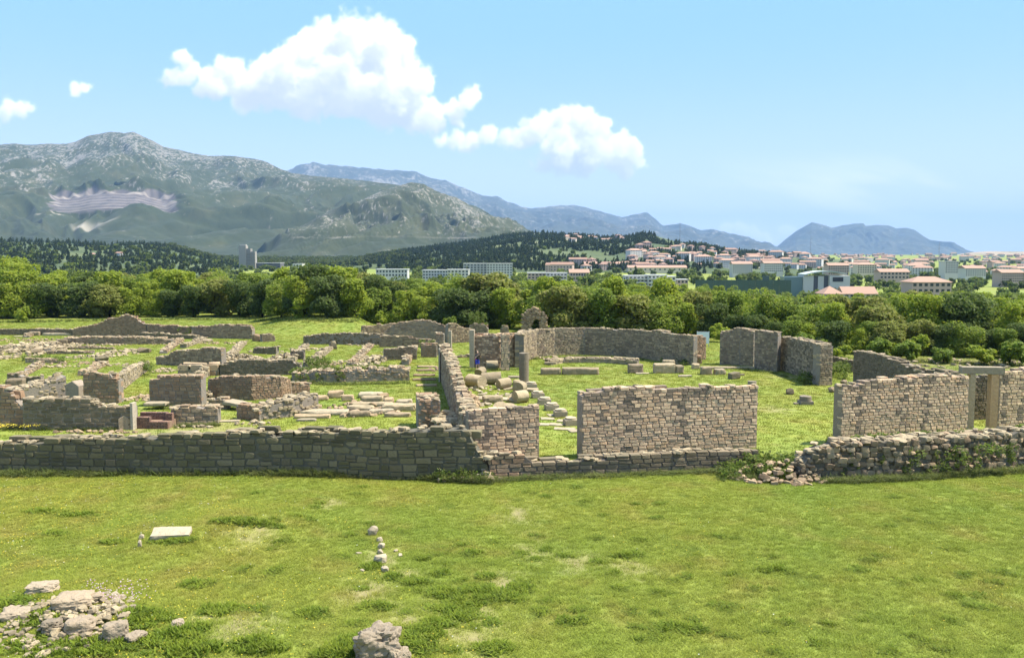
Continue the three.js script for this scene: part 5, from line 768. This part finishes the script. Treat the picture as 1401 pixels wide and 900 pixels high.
{
  const r = rngOf(2024), used = houseProtos.map(() => false), spots = [];
  const place = (px, py, id, turn) => { const [x, y, z] = Gt(px, py); for (const [a, b] of spots) if (Math.hypot(a - x, (b - z) * 0.6) < 12) return false; spots.push([x, z]); const src = houseProtos[id], t = used[id] ? src.clone() : src; if (used[id]) { t.name = numbered(src.name.replace(/_\d+$/, '')); scene.add(t); } used[id] = true; t.position.set(x, y, z); t.rotation.y = turn; const s = 0.66 + 0.3 * r(); t.scale.set(s, s * (0.9 + 0.25 * r()), s); return true; };
  let n = 0; const zone = (k, x0, x1, y0, y1, ids) => { for (let i = 0, g = 0; i < k && g < k * 6; g++) { const px = mix(x0, x1, r()), py = mix(y0, y1, r()); if (place(px, py, ids[Math.floor(r() * ids.length)], (r() - 0.5) * 1.6)) { i++; n++; } } };
  zone(20, 775, 868, 322, 333, [0, 1, 2, 3, 1]); zone(24, 870, 1010, 340, 352, [0, 1, 2, 3]); zone(44, 860, 1070, 352, 366, [0, 1, 2, 3, 4]); zone(105, 990, 1420, 349, 356, [0, 1, 2, 3, 4, 5]); zone(92, 950, 1420, 355, 368, [0, 1, 2, 3, 4, 5]); zone(36, 1100, 1420, 367, 380, [0, 2, 4, 3]); zone(14, 760, 930, 362, 376, [0, 1, 2, 5]); zone(2, 60, 290, 346, 356, [0, 3]); zone(8, 1310, 1400, 352, 362, [0, 3]);
  console.log('houses', n);
}
function slab(name, label, px0, px1, top, base, D, depth, wall, floors, cols, { roof = 'flat', turn = 0, cat = 'building', wh = 1.5, ww, balcony } = {}) {
  const px = (px0 + px1) / 2, x = xAt(px, D, 0), M = D / F, w = (px1 - px0) * M, yt = yAt(D, top), yb = Math.min(yAt(D, base), surface(px, x, D)), h = yt - yb, t = thing(name, label, cat, [x, yb, -D - depth / 2], turn);
  const g = new THREE.BoxGeometry(w, h + 2, depth); g.translate(0, h / 2 - 1, 0); part('wall', g, wallMats[wall], t);
  if (roof === 'flat') part('roof', new THREE.BoxGeometry(w + 0.6, 0.5, depth + 0.6), wallMats.pale, t, [0, h + 0.26, 0]); else part('roof', roofGeo(w, depth, 2.6, 0.6, roof === 'hip'), roofMats[1], t, [0, h + 0.01, 0]);
  const vis = (base - top) * M, fh = vis / floors; addWindows(t, w, depth, floors, cols, fh, h - vis + fh * 0.3, Math.min(1.6, fh * 0.5), ww ?? Math.min(1.8, w / cols * 0.55), false);
  if (balcony) for (let f = 0; f < floors; f++) part('balcony', new THREE.BoxGeometry(w * 0.9, 0.9, 1.2), wallMats.white, t, [0, h - vis + f * fh + fh * 0.2, depth / 2 + 0.7]);
  return t;
}
slab('apartment_block', 'low pale apartment block showing above the trees left of the white blocks', 514, 557, 369, 379, 620, 12, 'pale', 2, 10);
slab('apartment_block', 'long pale block with small windows behind a white end block', 578, 613, 370, 382, 640, 12, 'pale', 3, 9);
slab('apartment_block', 'white end block standing forward of the long pale block', 612, 641, 369.5, 386, 600, 13, 'white', 4, 6);
slab('apartment_block', 'grey left half of the broad apartment block on the valley floor', 634, 666, 361, 378, 720, 14, 'grey', 5, 7);
slab('apartment_block', 'light right half of the broad apartment block on the valley floor', 666, 701, 361, 378, 716, 14, 'pale', 5, 9);
slab('apartment_block', 'pink brick apartment block above the thicket', 722, 747, 374, 394, 560, 12, 'pink', 5, 5);
slab('apartment_block', 'grey and white apartment block beside the pink brick block', 748, 776, 374, 392, 580, 12, 'pale', 4, 6, { balcony: true });
slab('apartment_block', 'low pink block right of the grey and white block', 780, 806, 373, 384, 640, 12, 'pink', 2, 7, { roof: 'gable' });
slab('white_apartments', 'bright white stepped apartment house above the trees', 856, 887, 378, 396, 540, 12, 'white', 4, 6, { balcony: true });
slab('white_apartments', 'bright white apartment house end with a dark window column', 887, 913, 377, 398, 536, 13, 'white', 4, 5, { balcony: true });
slab('white_apartments', 'narrow end bay of the bright white apartment house', 914, 925, 379, 398, 545, 12, 'white', 4, 2);
slab('small_building', 'small red walled building beside the white apartments', 927, 942, 383, 394, 560, 10, 'pink', 2, 3);
slab('long_warehouse', 'long low warehouse with a pale roof below the town', 860, 940, 366, 371, 980, 16, 'cream', 1, 12, { roof: 'gable' });
slab('long_warehouse', 'second long low warehouse nearer the pine hill', 800, 850, 361, 366, 1050, 16, 'pale', 1, 9, { roof: 'gable' });
slab('town_terrace', 'long white terrace of apartments with red roof behind the green fence', 1003, 1030, 361, 374, 900, 14, 'white', 5, 10, { roof: 'gable' });
slab('town_terrace', 'white terrace with red roof right of the long terrace', 1046, 1072, 360, 372, 960, 14, 'white', 4, 10, { roof: 'gable' });
slab('town_terrace', 'pinkish terrace of apartments behind the curved roof hall', 1134, 1162, 363, 376, 900, 14, 'pink', 4, 9, { roof: 'gable' });
slab('town_terrace', 'cream terrace of apartments right of the pinkish terrace', 1174, 1200, 362, 374, 940, 14, 'cream', 4, 8, { roof: 'hip' });
slab('town_terrace', 'tall white apartment building at the middle of the town', 1294, 1312, 358, 374, 900, 14, 'white', 5, 5);
slab('town_terrace', 'row of pinkish apartments at the far right of the town', 1372, 1402, 373, 386, 700, 14, 'pink', 4, 12, { roof: 'gable' });
slab('town_terrace', 'pale apartments left of the row at the far right', 1322, 1350, 367, 378, 820, 14, 'white', 4, 9, { roof: 'gable' });
slab('town_house', 'long low pinkish house below the terraces', 1205, 1245, 372, 382, 700, 12, 'pink', 2, 8, { roof: 'gable' });
{ // concrete silo tower
  const D = 1150, M = D / F, x = xAt(339, D, 0), yb = surface(339, x, D), t = thing('concrete_tower', 'tall grey concrete plant tower rising above the trees', 'tower', [x, yb, -D]);
  const up = (a, b, top, d, m, z = 0) => { const h = yAt(D, top) - yb, g = new THREE.BoxGeometry((b - a) * M, h + 4, d); g.translate(0, h / 2 - 2, z); part('tower_shaft', g, m, t, [((a + b) / 2 - 339) * M, 0, 0]); };
  up(328, 338, 336, 10, plain([.29, .27, .24])); up(338.3, 344, 340, 9, plain([.22, .21, .19])); up(344.3, 350, 344, 8, plain([.26, .245, .22])); up(329, 337, 334.6, 6, plain([.40, .38, .35]), -0.5);
  for (let f = 0; f < 6; f++) part('floor_band', new THREE.BoxGeometry(11 * M, 0.8, 1), plain([.25, .24, .23]), t, [(344.5 - 339) * M, yAt(D, 346 + f * 4) - yb, 5.2]);
  slab('plant_hall', 'dark roofed plant hall beside the concrete tower', 350, 383, 360, 369, 1150, 20, 'slate', 1, 6); slab('plant_building', 'small pale plant building right of the dark hall', 400, 413, 361, 369, 1150, 14, 'white', 2, 3);
}
{ // hall with the curved roof
  const D = 480, M = D / F, x = xAt(1126, D, 0), yb = surface(1126, x, D), t = thing('curved_roof_hall', 'modern white hall with a curved roof and dark glazed front', 'building', [x, yb, -D]);
  const bx = (n, a, b, top, base, d, m, z) => { const y1 = yAt(D, top) - yb, y0 = Math.min(yAt(D, base) - yb, -1); part(n, new THREE.BoxGeometry((b - a) * M, y1 - y0, d), m, t, [((a + b) / 2 - 1126) * M, (y0 + y1) / 2, z]); };
  bx('wing', 1074, 1099, 378.5, 400, 8, wallMats.glass, -4); bx('wall', 1099.3, 1113, 377, 400, 10, wallMats.white, -4); bx('glazed_bay', 1113.2, 1119, 378, 400, 9, wallMats.slate, -3.8); bx('wall', 1119.2, 1127, 377.5, 400, 10, wallMats.white, -4); bx('glazed_bay', 1127.2, 1133, 377, 400, 9, wallMats.slate, -3.8); bx('wall', 1133.2, 1161, 377, 400, 12, wallMats.white, -3);
  for (let k = 0; k < 4; k++) part('window', new THREE.BoxGeometry(1.4, 2.4, 0.2), glassMat, t, [(1139 + k * 3.6 - 1126) * M, yAt(D, 382) - yb, 3.1]);
  const rg = new THREE.CylinderGeometry(16, 16, 46 * M, 24, 1, true, Math.PI * 0.36, Math.PI * 0.28); rg.rotateZ(Math.PI / 2); const s = new THREE.Shape(); const R = 30, w = 28 * M; s.moveTo(-w, 0); s.quadraticCurveTo(0, 3.4, w, 0.4); s.lineTo(w, 0.9); s.quadraticCurveTo(0, 4.1, -w, 0.6); part('roof', new THREE.ExtrudeGeometry(s, { depth: 13, bevelEnabled: false }), plain([.42, .46, .42], 0.5), t, [(1128 - 1126) * M, yAt(D, 377) - yb + 0.2, -10]);
}
{ // green ball court fence
  const D = 420, M = D / F, x = xAt(1014, D, 0), yb = surface(1014, x, D), y1 = yAt(D, 383) - yb, t = thing('court_fence', 'long dark green ball court fence behind a row of round trees', 'fence', [x, yb, -D]);
  for (let k = 0; k < 16; k++) { const px = 952 + k * 8.2; part('net_panel', new THREE.BoxGeometry(8.0 * M, y1, 0.06), plain([.06, .095, .075]), t, [(px + 4 - 1014) * M, y1 / 2, 0]); part('post', new THREE.CylinderGeometry(0.07, 0.07, y1 + 0.4, 8), plain([.05, .08, .065]), t, [(px - 1014) * M, y1 / 2 + 0.2, 0.1]); }
  part('end_panel', new THREE.BoxGeometry(9 * M, y1 + 2, 0.3), plain([.08, .11, .10]), t, [(1049 - 1014) * M, y1 / 2 + 1, -1]);
}
slab('orange_roof_house', 'small house with a bright orange roof among the trees below the hall', 1129, 1153, 402, 411, 300, 8, 'cream', 1, 3, { roof: 'hip', cat: 'house' });
slab('pale_shed', 'long pale shed beside the orange roofed house', 1156, 1200, 402, 409, 320, 7, 'cream', 1, 6, { roof: 'gable', cat: 'shed' });
slab('red_roof_villa', 'wide pinkish villa with a red hipped roof among the trees', 1249, 1303, 386, 402, 420, 12, 'pink', 2, 7, { roof: 'hip', cat: 'house' });
[[939, 402, 1.0], [962, 405, 1.0], [982, 404, 1.05], [1004, 404, 1.05], [1029, 405, 0.95], [1052, 406, 1.1], [1060, 407, 0.8], [1075, 408, 0.9], [1165, 404, 1.0], [1180, 404, 0.9], [1192, 402, 1], [1212, 404, 1.0], [1225, 404, 1.05], [1238, 404, 0.9], [1310, 402, 0.95], [1325, 403, 1]].forEach(([px, py, s], i) => { const D = 360 + (i % 3) * 8, x = xAt(px, D, 0); plant(protos[i % 2 ? 5 : 0][0], 'round_tree', 'round crowned light green tree in a row before the town', 'tree', 'row of round trees before the town', x, -D, s * 1.0, i, s * 1.0, surface(px, x, D) - 0.2); });
[[1262, 366], [1267, 368], [1270, 371], [870, 350], [640, 372], [498, 372]].forEach(([px, py], i) => { const D = 640, x = xAt(px, D, 0), y = surface(px, x, D); plant({ trunk: protos[4][0].trunk, crown: pineTree }, 'cypress_tree', 'dark narrow conifer standing among the town buildings', 'tree', 'dark conifers in the town', x, -D, 1.0, i, 1.55, y); });
[[1109, 322], [1285, 330], [930, 305]].forEach(([px, top], i) => { const D = 1900, x = xAt(px, D, 0), y = surface(px, x, D), h = yAt(D, top) - y, t = thing('radio_mast', 'thin lattice mast rising above the far town', 'mast', [x, y, -D], 0, 'masts above the far town'); for (const s of [-1, 1]) { const g = new THREE.CylinderGeometry(0.12, 0.3, h, 5); part('leg', g, plain([.25, .25, .27]), t, [s * 0.7, h / 2, 0]); } for (let k = 1; k < 6; k++) part('cross_bar', new THREE.BoxGeometry(k > 3 ? 7 : 1.6, 0.3, 0.3), plain([.25, .25, .27]), t, [0, h * k / 6, 0.3]); });
console.log('town done');

// ---------------------------------------------------------------- grass, weeds and flowers
function bladeTuft(seed, n, h, spread, w, cols) {
  const r = rngOf(seed), p = [], c = [], nn = [];
  for (let i = 0; i < n; i++) {
    const a = r() * 6.283, q = Math.sqrt(r()) * spread, x = Math.cos(a) * q, z = Math.sin(a) * q, b = r() * 6.283, lean = 0.5 + 1.3 * r(), H = h * (0.55 + 0.6 * r()), ww = w * (0.6 + 0.6 * r()), dx = Math.cos(b), dz = Math.sin(b), col = mix3(cols[0], cols[1], r());
    const A = [x - dz * ww, 0, z + dx * ww], B = [x + dz * ww, 0, z - dx * ww], m = [x + dx * lean * H * 0.35, H * 0.62, z + dz * lean * H * 0.35], t = [x + dx * lean * H * 0.95, H, z + dz * lean * H * 0.95], A2 = [m[0] - dz * ww * 0.8, m[1], m[2] + dx * ww * 0.8], B2 = [m[0] + dz * ww * 0.8, m[1], m[2] - dx * ww * 0.8];
    for (const v of [A, B, B2, A, B2, A2, A2, B2, t]) { p.push(...v); c.push(...col); }
  }
  const g = new THREE.BufferGeometry(); g.setAttribute('position', new THREE.Float32BufferAttribute(p, 3)); g.setAttribute('color', new THREE.Float32BufferAttribute(c, 3)); g.computeVertexNormals(); return g;
}
const grassMat = new THREE.MeshPhysicalMaterial({ vertexColors: true, roughness: 0.85, transmission: 0.45, thickness: 0, specularIntensity: 0.2, name: 'grass' });
function scatter(name, label, category, geo, list, mat = grassMat) { const im = new THREE.InstancedMesh(geo, mat, list.length), col = new THREE.Color(); im.name = name; list.forEach(([x, y, z, t, s, sy, c], i) => { im.setMatrixAt(i, M4(x, y, z, t, s, sy, s)); im.setColorAt(i, col.setRGB(c[0], c[1], c[2])); }); im.castShadow = im.receiveShadow = true; scene.add(im); return tag(im, label, category, null, 'stuff'); }
{
  const W1 = [[.8, .8, .8], [1.15, 1.12, 1.05]];
  const lawn = bladeTuft(1, 11, 0.07, 0.11, 0.0065, W1), field = bladeTuft(2, 12, 0.10, 0.24, 0.016, W1), tall = bladeTuft(3, 16, 0.34, 0.16, 0.011, W1), weed = bladeTuft(4, 26, 0.13, 0.17, 0.022, W1);
  const r = rngOf(606), A = [], B = [], C = [], E = [], Y = [], Wt = [], Pk = [];
  const tri = (px0, px1, py0, py1) => [mix(px0, px1, r()), mix(py0, py1, r())];
  for (let k = 0; k < 150000; k++) { const D = 20.5 + Math.pow(r(), 0.85) * 25, x = xAt(-25 + r() * 1450, D, 0), z = -D, s = soilAt(x, z); if (r() < s * 1.1) continue; const c = grassColor(x, z), j = 0.78 + 0.5 * r(), q = 1 + 0.35 * fbm(x * 0.8, z * 0.8, 2); A.push([x, ground(x, z) - 0.012, z, r() * 6.28, 0.8 + 0.5 * r(), q * (0.6 + 0.7 * r()), c.map(v => v * j * 1.25)]); }
  for (let k = 0; k < 120000; k++) { const D = 44 + Math.pow(r(), 0.8) * 100, x = xAt(-25 + r() * 1450, D, 0), z = -D; if (r() < soilAt(x, z)) continue; const c = grassColor(x, z), j = 0.8 + 0.45 * r(); B.push([x, ground(x, z) - 0.02, z, r() * 6.28, 0.8 + 0.6 * r(), 0.5 + 0.7 * r(), c.map(v => v * j)]); }
  const fringe = (line, n, w, h) => { for (let k = 0; k < n; k++) { const f = r() * (line.length - 1), i = Math.floor(f), px = mix(line[i][0], line[i + 1][0], f - i), py = mix(line[i][1], line[i + 1][1], f - i), [x, , z] = Gt(px, py), zz = z + (r() - 0.35) * w, c = mix3([.075, .115, .02], [.16, .18, .05], r()); C.push([x, ground(x, zz) - 0.02, zz, r() * 6.28, 0.7 + 0.6 * r(), h * (0.5 + 0.9 * r() * r()), c]); } };
  fringe([[-30, 650], [200, 648], [400, 647], [500, 650], [600, 655], [672, 659]], 1500, 0.8, 1.1); fringe([[672, 658], [760, 653], [870, 650], [970, 645], [1040, 644]], 420, 0.7, 0.7); fringe([[1000, 655], [1150, 659], [1230, 656], [1310, 651], [1401, 644], [1470, 638]], 700, 0.8, 0.9);
  fringe([[0, 587], [78, 587], [160, 588]], 160, 0.8, 1); fringe([[240, 584], [300, 582]], 60, 0.5, 0.9); fringe([[800, 628], [1036, 615]], 70, 0.5, 0.7); fringe([[720, 492], [800, 488], [880, 492]], 120, 0.7, 1.0); fringe([[985, 502], [1060, 511], [1120, 529]], 90, 0.8, 0.9); fringe([[398, 525], [470, 526], [560, 524]], 160, 1, 1); fringe([[0, 441], [250, 437], [490, 439]], 500, 2.5, 1.6); fringe([[1090, 490], [1250, 495], [1401, 500]], 300, 2.5, 1.5); fringe([[205, 559], [275, 559], [330, 550]], 50, 0.6, 1); fringe([[640, 508], [715, 505]], 60, 0.6, 0.9);
  const clump = (px, py, n, rx, rz, hh = 1, hue = 0) => { const [x0, , z0] = Gt(px, py); for (let k = 0; k < n; k++) { const a = r() * 6.283, q = Math.sqrt(r()), x = x0 + Math.cos(a) * q * rx, z = z0 + Math.sin(a) * q * rz, c = mix3([.125, .195, .018], [.20, .255, .025], r()); E.push([x, ground(x, z) - 0.02, z, r() * 6.28, 0.7 + 0.7 * r(), hh * (0.6 + 0.8 * r()) * (1.15 - 0.4 * q), c]); } };
  [[567, 798, 26, .35, .3], [607, 812, 34, .5, .4], [655, 812, 60, .9, .5], [640, 825, 46, .7, .4], [700, 818, 24, .4, .3], [712, 805, 30, .45, .35], [680, 820, 20, .5, .2], [580, 868, 46, .5, .5], [595, 855, 30, .5, .4], [610, 835, 24, .6, .3], [573, 885, 34, .45, .4], [675, 888, 34, .5, .35], [630, 845, 24, .5, .3], [580, 765, 14, .25, .2], [645, 757, 20, .4, .25], [665, 790, 16, .3, .2], [605, 785, 12, .3, .2], [510, 776, 24, .35, .25, 1.3], [540, 790, 18, .3, .25], [345, 715, 50, 1.2, .25], [320, 712, 40, .9, .25], [240, 740, 40, .8, .2], [200, 845, 80, .8, .6, 1.1], [150, 885, 60, 1.1, .5, 1.2], [210, 880, 70, 1.2, .6, 1.1], [60, 845, 40, .9, .4, 1.0], [20, 825, 40, .8, .5, 1.0], [45, 885, 50, 1.0, .5, 1.1], [110, 893, 40, 1, .4, 1.2], [350, 885, 60, .7, .4, 1.4], [480, 885, 60, .5, .5, 1.2], [460, 895, 50, .6, .4, 1.5], [270, 800, 30, .5, .4], [860, 760, 26, .5, .3], [930, 860, 40, .8, .3], [780, 850, 20, .5, .3], [1060, 780, 20, .5, .2], [75, 730, 14, .4, .2], [155, 742, 20, .5, .2], [60, 700, 30, .9, .3], [110, 705, 30, .9, .3], [430, 840, 24, .5, .3], [520, 830, 24, .5, .3], [300, 835, 40, .6, .5, 1.2], [250, 865, 50, .6, .4, 1.5], [260, 890, 60, .8, .4, 1.5]].forEach(a => clump(...a));
  for (let k = 0; k < 130; k++) clump(mix(330, 1400, r()), mix(665, 895, r()), 5 + Math.floor(r() * 8), 0.15 + 0.25 * r(), 0.12 + 0.15 * r(), 0.7);
  scatter('lawn_grass', 'short yellow green grass of the front lawn', 'grass', lawn, A); scatter('field_grass', 'grass growing between the ruins and up to the thicket', 'grass', field, B); scatter('tall_grass', 'taller grass growing along the feet of the walls', 'grass', tall, C); scatter('weed_clumps', 'darker green weed clumps spotted over the lawn', 'weeds', weed, E);
  // flowers: small heads just above the grass
  const head = new THREE.OctahedronGeometry(0.015); { const n = head.attributes.position.count; head.setAttribute('color', new THREE.Float32BufferAttribute(new Float32Array(n * 3).fill(1), 3)); }
  const petal = new THREE.MeshStandardMaterial({ roughness: 0.7, name: 'petals' });
  for (let k = 0; k < 15000; k++) { const D = 21 + r() * 23, px = -20 + Math.pow(r(), 1.25) * 1440, x = xAt(px, D, 0), z = -D; const d = fbm(x * 0.35 + 9, z * 0.35, 3) + sm(700, 150, px) * 0.45 - 0.12; if (r() > d) continue; const g = r(); Y.push([x, ground(x, z) + 0.045 + 0.03 * r(), z, r() * 6, 0.8 + 0.9 * r(), 0.7, g < 0.9 ? [.62, .44 + 0.1 * r(), .03] : [.6, .6, .52]]); }
  for (let k = 0; k < 260; k++) { const [x, , z] = Gt(mix(-10, 60, r()), mix(584, 588, r())); Y.push([x, ground(x, z) + 0.2 + 0.2 * r(), z + 0.4, r() * 6, 2.2, 1.6, [.75, .60, .05]]); }
  scatter('small_flowers', 'tiny yellow and white flowers sprinkled through the lawn', 'flowers', head, Y, petal);
  for (let k = 0; k < 120; k++) { const [x, , z] = Gt(mix(118, 216, r() * (0.6 + 0.4 * r())), mix(800, 826, r())); Pk.push([x, ground(x, z) + 0.08 + 0.12 * r(), z, r() * 6, 1.5, 1.2, r() < 0.6 ? [.48, .30, .44] : [.5, .42, .44]]); }
  scatter('pink_flowers', 'pale pink flowers beside the stone heap on the lawn', 'flowers', head, Pk, petal);
  // creeping plants over walls: leafy clumps
  const leafy = crownGeo(91, { rx: 0.34, ry: 0.2, y0: -0.05, lobes: 8, leaves: 70, size: 0.055, cols: [[.10, .155, .022], [.19, .24, .045], [.23, .25, .07]] }), V = [];
  const vines = (px0, px1, y0, y1, n, lift0, lift1, D0) => { for (let k = 0; k < n; k++) { const px = mix(px0, px1, r()), [x, y, z] = Gt(px, mix(y0, y1, r())); const c = 0.7 + 0.6 * r(); V.push([x, y + mix(lift0, lift1, r()), z, r() * 6, 0.7 + 0.8 * r(), 0.8 + 0.8 * r(), [c, c, c * 0.95]]); } };
  vines(985, 1105, 642, 657, 100, 0.0, 0.3); vines(1020, 1090, 638, 648, 30, 0.25, 0.6); 
  const top = (px0, px1, n, f, D, w, dy = 0) => { for (let k = 0; k < n; k++) { const px = mix(px0, px1, r()), d = lut(D, px) + r() * w, py = lut(f, px), x = xAt(px, d, 1.5), y = yAt(lut(D, px), py) + dy + (r() - .6) * 0.12, c = 0.7 + 0.6 * r(); V.push([x, y, -d, r() * 6, 0.6 + 0.8 * r(), 0.6 + 0.7 * r(), [c, c, c * 0.95]]); } };
  top(1130, 1420, 260, [[1095, 640], [1115, 622], [1135, 612], [1180, 609], [1230, 606], [1300, 602], [1360, 598], [1401, 594], [1480, 588]], [[1095, 41.2], [1230, 41.7], [1310, 42.5], [1401, 43.6], [1480, 44.6]], 1.1); vines(1130, 1400, 649, 654, 60, 0.2, 1.3);
  top(398, 555, 170, [[398, 511], [430, 508], [470, 507], [520, 506], [560, 508]], [[398, 73], [560, 74]], 1.6); vines(400, 470, 519, 524, 40, 0.1, 0.7); vines(1138, 1165, 505, 522, 60, 0.1, 0.9); vines(195, 207, 507, 515, 22, 0.2, 0.8); vines(575, 595, 478, 486, 30, 0.1, 1.2); vines(642, 666, 457, 459, 50, 1.2, 2.8); vines(460, 470, 520, 524, 20, 0.2, 0.8); vines(30, 86, 492, 497, 40, 0, 0.25); vines(240, 275, 458, 462, 24, 0.2, 1); vines(1090, 1120, 520, 527, 30, 0.05, 0.5); vines(905, 960, 497, 500, 12, 0.05, 0.4); vines(420, 450, 503, 510, 50, 0.2, 0.8); vines(590, 670, 655, 660, 22, 0, 0.2);
  scatter('creeping_weeds', 'leafy weeds creeping over walls and rubble', 'weeds', leafy, V, foliage);
  console.log('grass', A.length, B.length, C.length, E.length, Y.length, V.length);
}
renderer.render(scene, camera);
